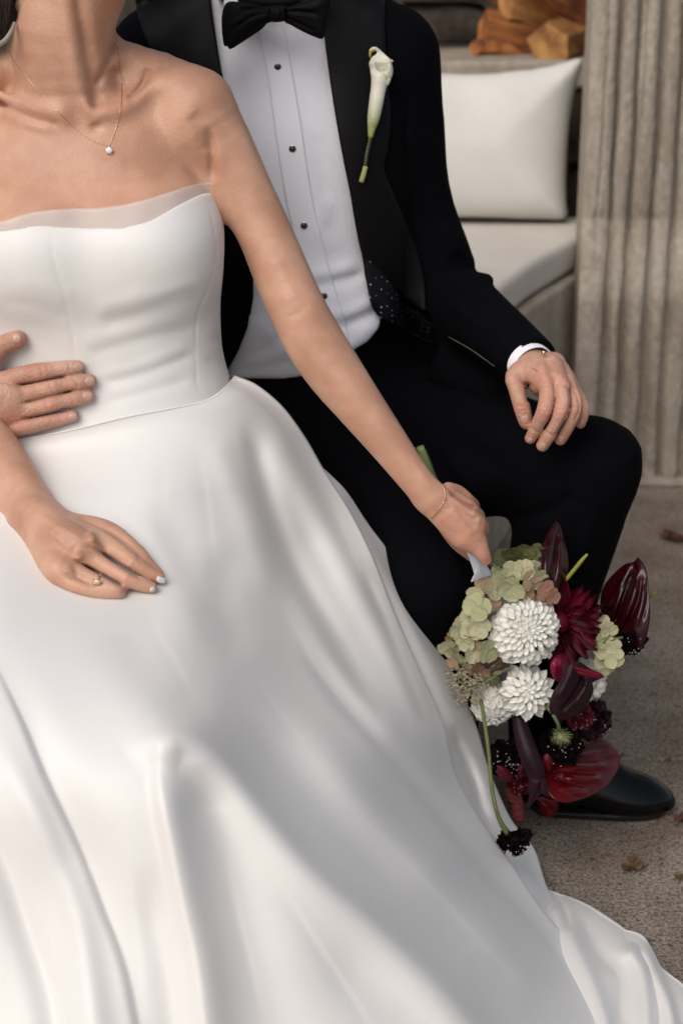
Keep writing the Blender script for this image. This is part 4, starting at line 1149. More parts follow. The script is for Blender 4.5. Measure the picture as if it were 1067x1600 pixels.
# ------------------------------------------------------------------ the groom
groom = thing('person', 'groom in a black tuxedo and bow tie, one hand on his knee', 'person', (.05, 2.5, 0))
TORSO_G = [(740, 330, 690, 2.54, .125), (640, 322, 668, 2.53, .120), (560, 312, 640, 2.515, .120), (470, 302, 622, 2.51, .122), (380, 296, 628, 2.51, .124), (280, 288, 642, 2.515, .126),
           (190, 280, 650, 2.52, .122), (110, 280, 640, 2.53, .108), (55, 310, 590, 2.535, .085), (15, 350, 530, 2.54, .066)]
g_torso = Loft(TORSO_G, k=.03)
def torso_g(grow): return Loft(TORSO_G, k=.04, grow=grow)
def shoulders(g):
    return [Chain([J(440, 0, 2.54, 62), J(520, 38, 2.54, 62), J(596, 92, 2.53, 74)], k=.03, r0=g), Chain([J(420, 0, 2.54, 62), J(330, 42, 2.54, 62), J(262, 96, 2.53, 72)], k=.03, r0=g)]
G_ARM_L = [J(610, 96, 2.53, 64), J(632, 190, 2.52, 56), J(640, 300, 2.515, 52), J(668, 400, 2.51, 50), J(692, 458, 2.50, 47), J(730, 490, 2.44, 43), J(778, 525, 2.35, 36), J(812, 550, 2.285, 27), J(830, 564, 2.25, 25)]
G_ARM_R = [J(250, 100, 2.53, 62), J(120, 220, 2.52, 55), J(-10, 340, 2.47, 50), J(-115, 440, 2.40, 47), J(-120, 530, 2.28, 44), J(-90, 600, 2.15, 38), J(-62, 632, 2.08, 33)]
knee = J(924, 742, 2.255, 70)
THIGH_L = [J(575, 655, 2.53, 92), J(680, 672, 2.47, 96), J(800, 712, 2.36, 94), J(880, 728, 2.29, 80), J(922, 730, 2.265, 72)]
SHIN_L = [J(922, 730, 2.265, 72), J(892, 800, 2.28, 84), J(868, 900, 2.30, 74), J(858, 1010, 2.32, 58), J(850, 1110, 2.33, 56), J(850, 1180, 2.33, 56), J(852, 1215, 2.32, 54)]
THIGH_R = [J(440, 670, 2.50, 92), J(520, 720, 2.42, 92), J(600, 800, 2.30, 90), J(655, 880, 2.20, 82), J(668, 905, 2.17, 76)]
SHIN_R = [J(668, 905, 2.17, 74), J(676, 990, 2.19, 66), J(684, 1090, 2.22, 62), J(690, 1200, 2.24, 58), J(694, 1260, 2.24, 54)]
pelvis = [Loft([(760, 340, 700, 2.55, .12), (640, 325, 672, 2.53, .122), (540, 318, 640, 2.515, .120), (470, 310, 620, 2.51, .118)], k=.05, grow=.004)]
legs = [Chain([J(560, 655, 2.50, 95), J(640, 700, 2.44, 92), J(690, 735, 2.39, 66), J(722, 765, 2.36, 40)], k=.04), Chain([J(440, 640, 2.47, 90), J(560, 720, 2.38, 96), J(650, 800, 2.28, 80)], k=.04), Chain(THIGH_L, k=.05), Chain(SHIN_L, k=.03), Chain(THIGH_R, k=.05), Chain(SHIN_R, k=.03)]
tr_mods = [Noise(.0014, 26, 5),
    Disp([(968, 668), (985, 690), (1002, 712)], .004, 12), Disp([(1000, 700), (975, 720), (940, 728)], .003, 8), Disp([(700, 600), (760, 640), (820, 672)], .004, 12), Disp([(640, 640), (720, 690), (800, 740)], -.006, 14),
    Disp([(800, 812), (850, 800), (905, 770)], -.006, 10), Disp([(930, 780), (915, 860), (895, 960), (880, 1060)], .005, 8), Disp([(500, 700), (570, 760), (630, 840)], .004, 14),
    Disp([(700, 850), (716, 880), (724, 905)], .003, 8), Disp([(640, 860), (670, 880), (700, 890)], -.003, 8)]
waistline = [(300, 592), (360, 593), (465, 590), (520, 554), (556, 534), (580, 508), (593, 488), (598, 470), (700, 470), (760, 400), (1200, 400), (1200, 1500), (-100, 1500), (-100, 592)]
trouser_prims = pelvis + legs + tr_mods
trousers = sdf_obj('trousers', trouser_prims + [Cut(waistline, 'in')], .005, M['wool'], groom, relax=2)
# shirt
SH = .006
shirt_cut = [(200, -120), (700, -120), (700, 470), (596, 490), (592, 512), (574, 534), (548, 549), (516, 568), (470, 588), (440, 592), (360, 590), (250, 590)]
shirt_prims = [torso_g(SH), Chain([J(440, 40, 2.53, 60), J(434, -10, 2.52, 58), J(430, -60, 2.52, 58)], k=.03)] + shoulders(.004) + [
    Ell(P(500, 500, 2.42), (.10, .05, .075), .05),
    Disp([(440, 452), (490, 446), (540, 436), (575, 424)], -.006, 7, 10), Disp([(440, 440), (500, 430), (560, 414)], .004, 10),
    Disp([(500, 512), (540, 506), (575, 492), (596, 480)], -.007, 6, 9), Disp([(490, 496), (540, 490), (590, 466)], .004, 9), Disp([(520, 556), (560, 530), (585, 505)], .004, 12),
    Disp([(380, 560), (420, 540), (470, 520)], -.003, 10), Disp([(372, 580), (420, 572), (460, 566)], -.0015, 5), Disp([(390, 500), (420, 520), (450, 560)], .003, 12),
    Disp([(365, 130), (372, 200), (392, 290), (400, 330)], .002, 14), Disp([(520, 300), (500, 360), (520, 400)], .0025, 12), Disp([(490, 200), (510, 300), (520, 380)], -.002, 14), Noise(.0012, 30, 9)]
shirt = sdf_obj('shirt', shirt_prims + [Cut(shirt_cut, 'in')], .0042, M['pique'], groom, relax=2)
pl_l = [(404, 46), (408, 70), (418, 120), (428, 190), (438, 260), (448, 320), (458, 360), (470, 410), (486, 460), (505, 510), (520, 562)]
pl_r = [(444, 40), (449, 70), (458, 120), (470, 190), (480, 260), (490, 320), (500, 360), (512, 410), (526, 460), (540, 505), (548, 546)]
placket = drape('placket', shirt_prims, pl_l, pl_r, lambda i, j: .0012 + .0010 * math.sin(math.pi * j), M['cotton'], shirt, thick=.0012, n=(110, 12))
# studs
for k, (x, y) in enumerate([(434, 105), (457, 233), (475, 353), (506, 463)]):
    Y = trace(shirt_prims, [x], [y])[0]; c = P(x, y, Y - .0045)
    bm = bmesh.new(); bmesh.ops.create_uvsphere(bm, u_segments=20, v_segments=12, radius=.0042)
    for v in bm.verts: v.co = Vector((v.co.x, v.co.y * .7, v.co.z))
    me = bpy.data.meshes.new('stud'); bm.to_mesh(me); bm.free()
    for p_ in me.polygons: p_.use_smooth = True
    o = link('stud', me, M['onyx'], shirt); o.location = c
    bm = bmesh.new(); n = 24
    ringp = [Vector((c[0] + .0046 * math.cos(a), c[1] + .0012, c[2] + .0046 * math.sin(a))) for a in [2 * math.pi * i / n for i in range(n + 1)]]
    link('stud_rim', tube_mesh('stud_rim', ringp, .0009, 6, 1, cap=False), M['silver'], shirt)
# collar: small turned wings above the tie
for side, pts in ((0, [(352, -10), (400, -12), (418, 8), (432, 30), (424, 36), (398, 22), (366, 20), (350, 12)]), (1, [(452, -12), (484, -12), (488, 6), (466, 24), (448, 38), (438, 32), (444, 10)])):
    sdf_obj('collar_wing', [Puff(pts, 2.395, .0022, w=10, edge=.0012, smooth=2, slope=(0, -.0002))], .0016, M['cotton'], shirt, relax=1)

# bow tie
def bow(x, y): return 0
TY = 2.352
pl = [Disp([(424, 20), (395, 26), (366, 44)], -.0030, 2.6), Disp([(424, 16), (400, 14), (374, 16)], -.0026, 2.6), Disp([(426, 26), (405, 38), (378, 60)], -.0016, 2.4), Disp([(424, 22), (385, 32), (356, 40)], .0014, 6)]
pr = [Disp([(444, 18), (470, 18), (498, 22)], -.0030, 2.6), Disp([(444, 12), (470, 4), (500, -6)], -.0026, 2.6), Disp([(444, 26), (470, 38), (494, 50)], -.0022, 2.4), Disp([(446, 14), (480, 12), (506, 8)], .0014, 6)]
wingL = [(424, 10), (408, 9), (385, 3), (362, 3), (354, 9), (349, 24), (348, 44), (351, 62), (356, 74), (361, 77), (376, 68), (396, 55), (410, 45), (418, 36), (426, 33)]
wingL2 = [(420, 14), (396, 8), (366, 2), (352, 6), (346, 30), (349, 68), (356, 72), (380, 60), (420, 34)]
wingR = [(442, 10), (454, 8), (470, 0), (486, -6), (505, -14), (515, -12), (516, 8), (511, 30), (508, 50), (505, 60), (500, 61), (482, 54), (466, 46), (452, 38), (442, 32)]
tie = sdf_obj('bow_tie', [Puff(wingL, TY, .0085, w=14, edge=.0012, slope=(.00006, 0), smooth=2), Puff(wingR, TY, .0085, w=14, edge=.0012, slope=(-.00006, 0), smooth=2), Puff(wingL2, TY + .012, .005, w=14, k=.001, smooth=2)] + pl + pr, .0019, M['tie'], groom, relax=1, islands=2)
sdf_obj('knot', [Puff([(420, 10), (432, 8), (446, 9), (448, 20), (446, 32), (434, 35), (421, 33), (418, 22)], TY - .004, .011, w=9, edge=.002, smooth=3), Disp([(427, 8), (430, 20), (428, 35)], -.0018, 2), Disp([(438, 8), (440, 20), (438, 35)], -.0016, 2)], .0018, M['tie'], tie, relax=1)
link('band', tube_mesh('band', [P(344, -14, 2.50), P(352, -8, 2.44), P(380, 0, 2.40), P(434, 4, 2.388), P(486, -4, 2.40), P(512, -12, 2.44)], .009, 8, 5), M['tie'], tie)

# jacket
JK = .018
opening = [(300, -200), (320, -60), (328, 0), (346, 108), (362, 190), (388, 300), (396, 380), (396, 470), (388, 510), (372, 550), (356, 578), (346, 640), (350, 760), (420, 840), (560, 840), (600, 720), (660, 600), (684, 546), (678, 506), (656, 470), (626, 440), (590, 416), (570, 396), (556, 350), (548, 300), (536, 240), (522, 160), (508, 66), (500, 0), (500, -200)]
j_mods = [Noise(.0016, 24, 12),
    Disp([(745, 428), (766, 428), (775, 442)], .008, 7), Disp([(700, 400), (730, 420), (765, 425)], -.006, 9), Disp([(690, 350), (712, 372), (720, 400)], .005, 10), Disp([(770, 450), (740, 452), (700, 440)], -.005, 7),
    Disp([(700, 470), (740, 500), (790, 530)], .005, 12), Disp([(660, 200), (676, 260), (690, 320)], .004, 14), Disp([(610, 130), (630, 200), (640, 290)], -.005, 12), Disp([(780, 470), (760, 480), (735, 478)], .004, 7),
    Disp([(640, 120), (634, 220), (640, 320), (660, 400)], -.004, 5, ymax=2.52)]
sleeveL = Chain([J(612, 92, 2.53, 66), J(634, 190, 2.52, 56), J(641, 300, 2.515, 57), J(672, 400, 2.505, 58), J(697, 456, 2.49, 57), J(738, 494, 2.43, 52), J(786, 532, 2.34, 44), J(820, 558, 2.275, 39), J(834, 570, 2.235, 38), J(845, 578, 2.205, 38)], k=.022, r0=.004)
sleeveR = Chain(G_ARM_R, k=.03, r0=.014)
cuff_end_n = np.array([.45, -.86, -.20]); cuff_end_n /= np.linalg.norm(cuff_end_n)
class Plane(Prim):
    """keep what lies behind a plane, only near its centre"""
    op = 'mod'
    def __init__(s, c, n, R_): s.c = np.asarray(c)[:3]; s.n = n; s.R = R_
    def local(s, c, m, pj): return s if np.linalg.norm(c - s.c) < s.R + m * 2 else None
    def mod(s, d, X):
        q = (X - s.c) @ s.n; r = np.linalg.norm(X - s.c, axis=-1)
        return np.where(r < s.R, np.maximum(d, q), d)
wr_c = P(832, 571, 2.226) - cuff_end_n * .0085
in_sleeve = Chain([J(806, 550, 2.30, 30), J(834, 571, 2.235, 34), J(856, 590, 2.17, 34)], k=.001, op='sub')
jacket_prims = [torso_g(JK)] + shoulders(.012) + [sleeveL, sleeveR, Chain([J(610, 200, 2.52, 50), J(622, 320, 2.515, 50), J(640, 440, 2.51, 50), J(650, 520, 2.50, 60)], k=.03), Chain([J(650, 520, 2.50, 60), J(712, 575, 2.45, 52), J(764, 608, 2.40, 34)], k=.03)]
jacket_shell = jacket_prims + j_mods
cutter = Cut(opening, 'out', ymax=2.50)
hem = Cut([(100, -300), (900, -300), (900, 668), (760, 664), (700, 672), (420, 700), (300, 700), (-300, 700), (-300, -300)], 'in')
jacket = sdf_obj('jacket', jacket_prims + j_mods + [cutter, hem, Plane(wr_c, cuff_end_n, .09), Plane(J(-58, 636, 2.07, 1), np.array([.85, -.45, -.1]), .1)], .0048, M['wool'], groom, relax=2)
# lapels
lap_in = [(498, -60), (500, 0), (507, 62), (521, 160), (535, 240), (547, 300), (555, 350), (565, 396), (582, 420), (612, 446), (640, 468), (660, 484)]
lap_out = [(600, -60), (600, 0), (602, 100), (608, 180), (604, 230), (598, 262), (607, 290), (624, 330), (643, 372), (656, 410), (663, 446), (664, 486)]
drape('lapel', jacket_shell, lap_in, lap_out, lambda i, j: .004 + .004 * math.sin(math.pi * min(1, max(0, j))) ** .6, M['lapel'], jacket, thick=.0025, n=(140, 22))
lapl_in = [(327, -60), (330, 0), (346, 108), (363, 190), (388, 300), (395, 360)]
lapl_out = [(215, -60), (212, 0), (228, 60), (262, 120), (330, 240), (385, 360)]
drape('lapel', jacket_shell, lapl_out, lapl_in, lambda i, j: .004 + .003 * math.sin(math.pi * j), M['lapel'], jacket, thick=.0025, n=(90, 18))
# dotted waistcoat between jacket and shirt
def dots(m, nt, n, b, mp):
    v = n.new('ShaderNodeTexVoronoi'); v.inputs['Scale'].default_value = 125; v.inputs['Randomness'].default_value = .12
    nt.links.new(mp.outputs[0], v.inputs['Vector'])
    g = n.new('ShaderNodeMath'); g.operation = 'LESS_THAN'; g.inputs[1].default_value = .14; nt.links.new(v.outputs['Distance'], g.inputs[0])
    mx = n.new('ShaderNodeMix'); mx.data_type = 'RGBA'; mx.inputs['A'].default_value = (.004, .004, .008, 1); mx.inputs['B'].default_value = (.6, .6, .65, 1)
    nt.links.new(g.outputs[0], mx.inputs['Factor']); nt.links.new(mx.outputs['Result'], b.inputs['Base Color'])
M['dots'] = mat('dotted black lining', (.004, .004, .006), .7, extra=dots, spec=.2)
drape('jacket_lining', shirt_prims, [(566, 396), (572, 440), (584, 486), (612, 505), (660, 530), (700, 545)], [(572, 392), (606, 420), (648, 456), (686, 486), (708, 514), (728, 548)], lambda i, j: .014 + .004 * math.sin(math.pi * j), M['dots'], jacket, thick=.0015, n=(80, 16))
ch = resample([(700, 526), (735, 546), (772, 572)], 30); yy = trace(jacket_shell + trouser_prims, ch[:, 0], ch[:, 1])
link('piping', tube_mesh('piping', [P(a[0], a[1], y - .002) for a, y in zip(ch, np.where(np.isnan(yy), 2.4, yy))], .0006, 6, 1), mat('gold piping', (.15, .12, .08), .5), jacket)
# shirt cuff: a ring of cloth round the wrist
ax = cuff_end_n; u_ = np.cross(ax, [0, 0, 1.]); u_ /= np.linalg.norm(u_); v_ = np.cross(ax, u_)
if u_[0] < 0: u_ = -u_
def cuff_ring(c, ru, rv, L, thick):
    V = []
    prof = [(-L, 0), (-.001, 0), (.0004, -.0006), (.0008, -.0014), (.0004, -.0022), (-.001, -thick), (-L, -thick)]
    for i in range(49):
        a = 2 * math.pi * i / 48; row = []
        for s_, q in prof:
            row.append(c + ax * s_ + (u_ * math.cos(a) * (ru + q) + v_ * math.sin(a) * (rv + q)))
        V.append(row)
    return np.array(V)
cc = P(832, 571, 2.226)
cuff = link('cuff', grid_mesh('cuff', cuff_ring(cc, .0318, .0285, .014, .0022)[:, ::-1]), M['cotton'], shirt)
bm = bmesh.new(); bmesh.ops.create_uvsphere(bm, u_segments=12, v_segments=8, radius=.0032)
me = bpy.data.meshes.new('cufflink'); bm.to_mesh(me); bm.free(); o = link('cufflink', me, M['gold'], shirt); o.location = P(849, 551, 2.20)

# body: trunk, neck, head, arms and both hands in one skin
thY = lambda px, py: trace(trouser_prims, [px], [py])[0]
def JT(px, py, lift, r, fb=2.22):
    y = thY(px, py)
    if np.isnan(y) or y > fb + .06: y = fb + lift
    return J(px, py, y - lift - r * y * 1.05 / F, r)
# left hand on the knee
g_handL = [
    Chain([J(818, 552, 2.275, 28), J(830, 563, 2.243, 28), J(834, 574, 2.222, 31), J(838, 588, 2.204, 31), J(846, 598, 2.195, 29)], k=.012, n=(.2, .55, .8), flat=.72),
    Chain([J(864, 570, 2.235, 20), J(877, 590, 2.208, 17), J(890, 604, 2.205, 13)], k=.012),
    Chain([J(826, 572, 2.22, 20), J(803, 588, 2.200, 14), J(807, 608, 2.187, 13), J(815, 636, 2.178, 13.2), J(820, 655, 2.178, 11.6), J(822, 661, 2.179, 10.2)], k=.007),   # thumb
    Chain([J(842, 574, 2.21, 20), J(852, 592, 2.188, 15), J(855, 616, 2.166, 13.5), J(851, 641, 2.152, 13.2), J(838, 667, 2.160, 10.6), J(828, 685, 2.168, 8.8)], k=.006),   # index
    Chain([J(860, 572, 2.21, 20), J(871, 592, 2.190, 14.5), J(878, 614, 2.168, 13.2), J(878, 638, 2.152, 13.2), J(863, 670, 2.156, 11.6), J(847, 696, 2.165, 9.8)], k=.004),  # middle
    Chain([J(874, 582, 2.215, 17), J(887, 600, 2.197, 12.5), J(895, 620, 2.178, 12), J(896, 640, 2.165, 11.8), J(886, 666, 2.165, 11), J(875, 686, 2.172, 9.8)], k=.004),  # ring
    Chain([J(884, 588, 2.225, 13), J(897, 608, 2.215, 9.8), J(906, 624, 2.203, 9.4), J(911, 638, 2.192, 9.6), J(909, 652, 2.190, 9.4), J(906, 661, 2.192, 8.8)], k=.004),  # little finger
]
gl_mods = [
    Disp([(838, 576), (830, 590), (824, 606)], -.0040, 6, 9), Disp([(826, 596), (826, 612), (828, 630)], -.004, 5), 
    Disp([(862, 594), (867, 612), (865, 632), (858, 656), (846, 676)], -.0022, 2.2), Disp([(881, 596), (889, 614), (889, 636), (878, 662), (864, 686)], -.0022, 2.2), Disp([(893, 604), (902, 622), (904, 640), (896, 660)], -.0020, 2.0),
    Disp([(844, 584), (852, 592), (860, 588)], .0020, 6), Disp([(866, 578), (873, 588), (880, 586)], .0020, 6), Disp([(880, 590), (888, 600), (894, 598)], .0015, 5),
    Disp([(846, 566), (850, 578), (852, 590)], .0010, 4), Disp([(856, 562), (864, 574), (870, 586)], .0010, 4),
    Disp([(845, 634), (852, 637), (860, 636)], -.0011, 1.8), Disp([(844, 640), (851, 643), (859, 642)], -.0011, 1.8), Disp([(870, 632), (878, 635), (887, 634)], -.0011, 1.8), Disp([(869, 638), (877, 641), (886, 640)], -.0011, 1.8),
    Disp([(888, 634), (896, 637), (903, 636)], -.0011, 1.8), Disp([(806, 632), (815, 636), (824, 634)], -.0011, 1.8), Disp([(806, 638), (815, 642), (824, 640)], -.0011, 1.8), Disp([(807, 644), (816, 648), (826, 646)], -.0011, 1.8),
    Disp([(826, 668), (834, 672), (841, 676)], -.0011, 1.8), Disp([(850, 674), (858, 678), (866, 682)], -.0011, 1.8),
]
# right hand laid on the bodice
bprims = bodice_trace
def JB(px, py, lift, r):
    x = max(px, 2) if px < 0 else px
    y = trace(bprims, [px], [py])[0]
    if np.isnan(y): y = 2.02
    return J(px, py, y - lift - r * y * 1.05 / F * .85, r)
g_handR = [
    Chain([J(-100, 624, 2.10, 34), J(-66, 634, 2.07, 36), JB(-36, 636, .012, 38), JB(0, 634, .008, 38), JB(12, 634, .006, 36)], k=.012, n=(0, 1, .1), flat=.5),
    Chain([JB(-40, 612, .014, 24), JB(-24, 580, .018, 19), JB(-6, 550, .012, 16), JB(10, 537, .004, 15.2), JB(28, 530, .001, 14.4)], k=.009),            # thumb
    Chain([JB(-24, 604, .014, 18), JB(4, 596, .012, 16), JB(34, 587, .010, 14.8), JB(62, 582, .010, 15.4), JB(86, 578, .006, 13.2), JB(106, 576, .003, 13.2), JB(121, 574, .001, 11.4)], k=.004),   # index
    Chain([JB(-24, 626, .014, 18), JB(4, 624, .013, 16), JB(36, 617, .012, 15), JB(76, 608, .011, 15.2), JB(100, 602, .007, 13), JB(122, 598, .004, 13.2), JB(140, 595, .001, 11.4)], k=.004),   # middle
    Chain([JB(-24, 648, .012, 17), JB(6, 650, .011, 15), JB(38, 643, .010, 14), JB(74, 634, .009, 14.2), JB(98, 628, .006, 12.2), JB(118, 623, .003, 12.4), JB(138, 619, .001, 10.8)], k=.004),    # ring
    Chain([JB(-20, 664, .010, 15), JB(14, 672, .008, 13), JB(40, 667, .007, 12.4), JB(66, 661, .005, 12), JB(94, 655, .002, 10.4), JB(114, 650, .001, 9.8)], k=.004),    # little finger
]
gr_mods = [
    Disp([(24, 602), (50, 598), (80, 592), (110, 586)], -.0026, 2.2), Disp([(26, 632), (60, 624), (95, 614), (125, 608)], -.0026, 2.2), Disp([(30, 656), (60, 650), (90, 642), (112, 636)], -.0026, 2.2),
    Disp([(56, 575), (60, 582), (62, 591)], -.0011, 1.8), Disp([(62, 573), (66, 581), (68, 590)], -.0011, 1.8), Disp([(70, 600), (74, 608), (76, 617)], -.0011, 1.8), Disp([(76, 598), (80, 606), (82, 615)], -.0011, 1.8), Disp([(70, 628), (74, 635), (76, 642)], -.0011, 1.8),
    Disp([(106, 566), (109, 574), (110, 582)], -.0011, 1.8), Disp([(118, 592), (121, 599), (122, 608)], -.0011, 1.8), Disp([(112, 618), (115, 625), (116, 632)], -.0011, 1.8), Disp([(92, 648), (95, 655), (96, 662)], -.0011, 1.8),
    Disp([(52, 574), (60, 582), (58, 592)], .0008, 6), Disp([(66, 600), (74, 608), (74, 618)], .0008, 6), Disp([(2, 525), (4, 535), (4, 548)], -.0011, 1.8), Disp([(8, 524), (10, 534), (10, 546)], -.0011, 1.8),
    Disp([(0, 606), (10, 616), (0, 640)], -.0012, 6), Disp([(-20, 590), (2, 586), (14, 580)], -.001, 4),
]
g_hands = g_handL + g_handR + gl_mods + gr_mods
V1, Q1 = mesh_sdf(g_handL + gl_mods, .0016); V1, Q1 = largest(V1, Q1)
V2, Q2 = mesh_sdf(g_handR + gr_mods, .0017); V2, Q2 = largest(V2, Q2)
core = [torso_g(-.012)] + shoulders(-.01) + [Chain(G_ARM_L, k=.02, r0=-.008), Chain(G_ARM_R, k=.02, r0=-.004), Chain([J(434, 40, 2.53, 52), J(430, -40, 2.51, 52), J(425, -110, 2.50, 55)], k=.03),
        ] + face(P(418, -165, 2.47), (-.45, -.85, .02), 1.04) + [Loft([(760, 340, 700, 2.55, .12), (640, 325, 672, 2.53, .122), (540, 318, 640, 2.515, .120), (470, 310, 620, 2.51, .118)], k=.05, grow=-.014)] + [Chain(THIGH_L, k=.04, r0=-.012), Chain(SHIN_L, k=.03, r0=-.014), Chain(THIGH_R, k=.04, r0=-.012), Chain(SHIN_R, k=.03, r0=-.014)]
V3, Q3 = mesh_sdf(core, .007)
V = np.vstack([V1, V2, V3]); Q = np.vstack([Q1, Q2 + len(V1), Q3 + len(V1) + len(V2)])
gbody = link('body', raw_mesh('body', V, Q), M['skin_m'], groom)
add_blush(gbody, [(P(122, 574, 2.0), .014, .55), (P(142, 596, 2.0), .014, .6), (P(140, 619, 2.0), .014, .6), (P(116, 650, 2.0), .013, .55), (P(34, 530, 2.0), .018, .65), (P(66, 582, 2.0), .012, .35), (P(76, 608, 2.0), .012, .35), (P(74, 635, 2.0), .012, .35),
    (P(10, 660, 2.0), .02, .4), (P(100, 655, 2.0), .016, .4), (P(105, 600, 2.0), .014, .3),
    (P(828, 688, 2.16), .012, .65), (P(847, 698, 2.16), .013, .65), (P(875, 688, 2.16), .012, .6), (P(906, 664, 2.19), .011, .5), (P(822, 664, 2.17), .012, .5), (P(852, 592, 2.17), .013, .5), (P(873, 588, 2.17), .013, .55), (P(889, 602, 2.18), .011, .5),
    (P(852, 640, 2.15), .012, .5), (P(878, 638, 2.15), .012, .5), (P(896, 638, 2.16), .011, .45), (P(816, 638, 2.17), .012, .4), (P(910, 636, 2.19), .01, .4)])
gh_hair = sdf_obj('hair', [Ell(P(424, -212, 2.49), (.094, .104, .092), .02), Noise(.004, 70, 2)], .008, M['hair'], groom, relax=1)
hL = g_handL + gl_mods; hR2 = g_handR + gr_mods
for a, b, w, l, pr_ in [((827.5, 688), (823, 695), 4.8, 6.2, hL), ((847.5, 697), (843, 704), 5.8, 7, hL), ((875, 686), (871, 694), 5.4, 6.6, hL), ((909, 661), (907, 669), 3.8, 5.8, hL), ((820, 656), (822, 664), 6.8, 7.2, hL),
                        ((123.5, 574.5), (131, 574), 7.2, 9, hR2), ((141, 596), (149, 595), 7.2, 9, hR2), ((137.5, 619), (146, 618), 7, 8.5, hR2), ((114.5, 651), (122, 649), 6, 7.4, hR2), ((27, 528.5), (36, 527), 7.6, 6.8, hR2)]:
    nail_px(pr_, a, b, w, l, M['nail'], gbody)

# shoes
def shoe(heel, toe, w, name='shoe'):
    h = np.array([heel[0], heel[1], 0.]); t = np.array([toe[0], toe[1], 0.]); d = t - h; L = np.linalg.norm(d); d /= L; s = np.array([-d[1], d[0], 0.])
    def q(a, z, r, lat=0): v = h + d * L * a + s * lat; return (v[0], v[1], z, r)
    up = [Chain([q(.10, .050, .034), q(.30, .052, .036), q(.50, .046, .036), q(.66, .032, .036), q(.80, .024, .033), q(.91, .020, .024), q(.965, .018, .017)], k=.02),
          Chain([q(.08, .045, .036), q(.30, .040, .036), q(.62, .026, .042), q(.80, .022, .037), q(.95, .018, .021)], k=.02, n=(0, 0, 1), flat=.72),
          Chain([q(.12, .055, .036), q(.20, .095, .038), q(.24, .13, .040)], k=.03)]
    class Floor(Prim):
        op = 'mod'
        def local(s, c, m, pj): return s
        def mod(s, d, X): return np.maximum(d, .010 - X[..., 2])
    return up + [Floor()], q
ups, q = shoe(Pf(848, 1262)[:2], Pf(1036, 1268)[:2], .1)
sh = sdf_obj('shoe', ups, .0032, M['patent'], groom, relax=2)
class Slab(Prim):
    op = 'mod'
    def __init__(s, a, b): s.a = a; s.b = b
    def local(s, c, m, pj): return s
    def mod(s, d, X): return np.maximum(d, np.maximum(s.a - X[..., 2], X[..., 2] - s.b))
sdf_obj('sole', [Chain([(*q(.08, .02, 0)[:3], .038), (*q(.4, .02, 0)[:3], .040), (*q(.66, .02, 0)[:3], .041), (*q(.84, .02, 0)[:3], .035), (*q(.955, .02, 0)[:3], .017)], k=.01), Slab(.001, .013)], .003, M['sole'], sh, relax=1)
ups, q = shoe(Pf(700, 1345)[:2] + np.array([0, .10]), Pf(730, 1400)[:2] + np.array([.05, -.02]), .1)
# ------------------------------------------------------------------ flowers
def petal_mat(name, col, var, rough=.55, sc=60, sssw=.15, **k): return mat(name, col, rough, var=var, vscale=sc, sss=sssw, ssss=.004, sssr=(1, .8, .6), bump=.45, bscale=320, **k)
M['p_white'] = petal_mat('white petal', (.80, .785, .73), (.74, .72, .65))
M['p_green'] = petal_mat('pale green petal', (.34, .38, .19), (.44, .42, .25), sc=30, rnd_col=(.50, .46, .30), rnd_amt=.7)
M['p_pink'] = petal_mat('pink flushed petal', (.46, .15, .13), (.50, .34, .22), sc=26, rnd_col=(.44, .40, .22), rnd_amt=.6)
M['p_olive'] = petal_mat('olive green petal', (.15, .155, .06), (.095, .10, .035), sc=40)
M['p_burg'] = petal_mat('burgundy petal', (.17, .003, .018), (.055, .0012, .007), rough=.42, sc=22, spec=.25, rnd_col=(.035, .001, .006), rnd_amt=.8)
M['p_dark'] = petal_mat('near black petal', (.007, .0012, .003), (.003, .0006, .0018), rough=.7, spec=.12, sssw=0.0)
M['p_mag'] = petal_mat('magenta petal', (.24, .003, .04), (.12, .002, .02), rough=.4)
M['p_plum'] = petal_mat('plum petal', (.022, .004, .010), (.011, .002, .005), rough=.5, spec=.25)
M['anth_dark'] = mat('glossy dark maroon spathe', (.030, .0016, .003), .22, var=(.014, .001, .002), vscale=40, spec=.4, bump=.25, bscale=90, bdist=.001)
M['anth_red'] = mat('glossy deep red spathe', (.085, .0012, .003), .17, var=(.05, .0008, .0018), vscale=40, spec=.3, bump=.25, bscale=90, bdist=.001)
M['stem'] = mat('green stem', (.12, .15, .04), .5, var=(.08, .11, .03), vscale=80, stretch=(1, 1, .2))
M['stem_pale'] = mat('pale green stem', (.24, .27, .11), .5)
M['spadix'] = mat('yellow green spadix', (.26, .27, .04), .6, bump=.5, bscale=600)
M['cream'] = mat('cream florets', (.50, .44, .31), .8, var=(.34, .29, .19), vscale=200)
M['dot'] = mat('pale anther', (.55, .50, .48), .5)
M['leafdk'] = mat('dark green leaf', (.018, .026, .012), .45, var=(.01, .016, .008), vscale=40)
M['amar'] = mat('dusty red amaranth', (.17, .022, .022), .8, var=(.08, .008, .01), vscale=150)
M['ribbonw'] = mat('white cotton ribbon', (.66, .67, .74), .7, bump=.15, bscale=200)

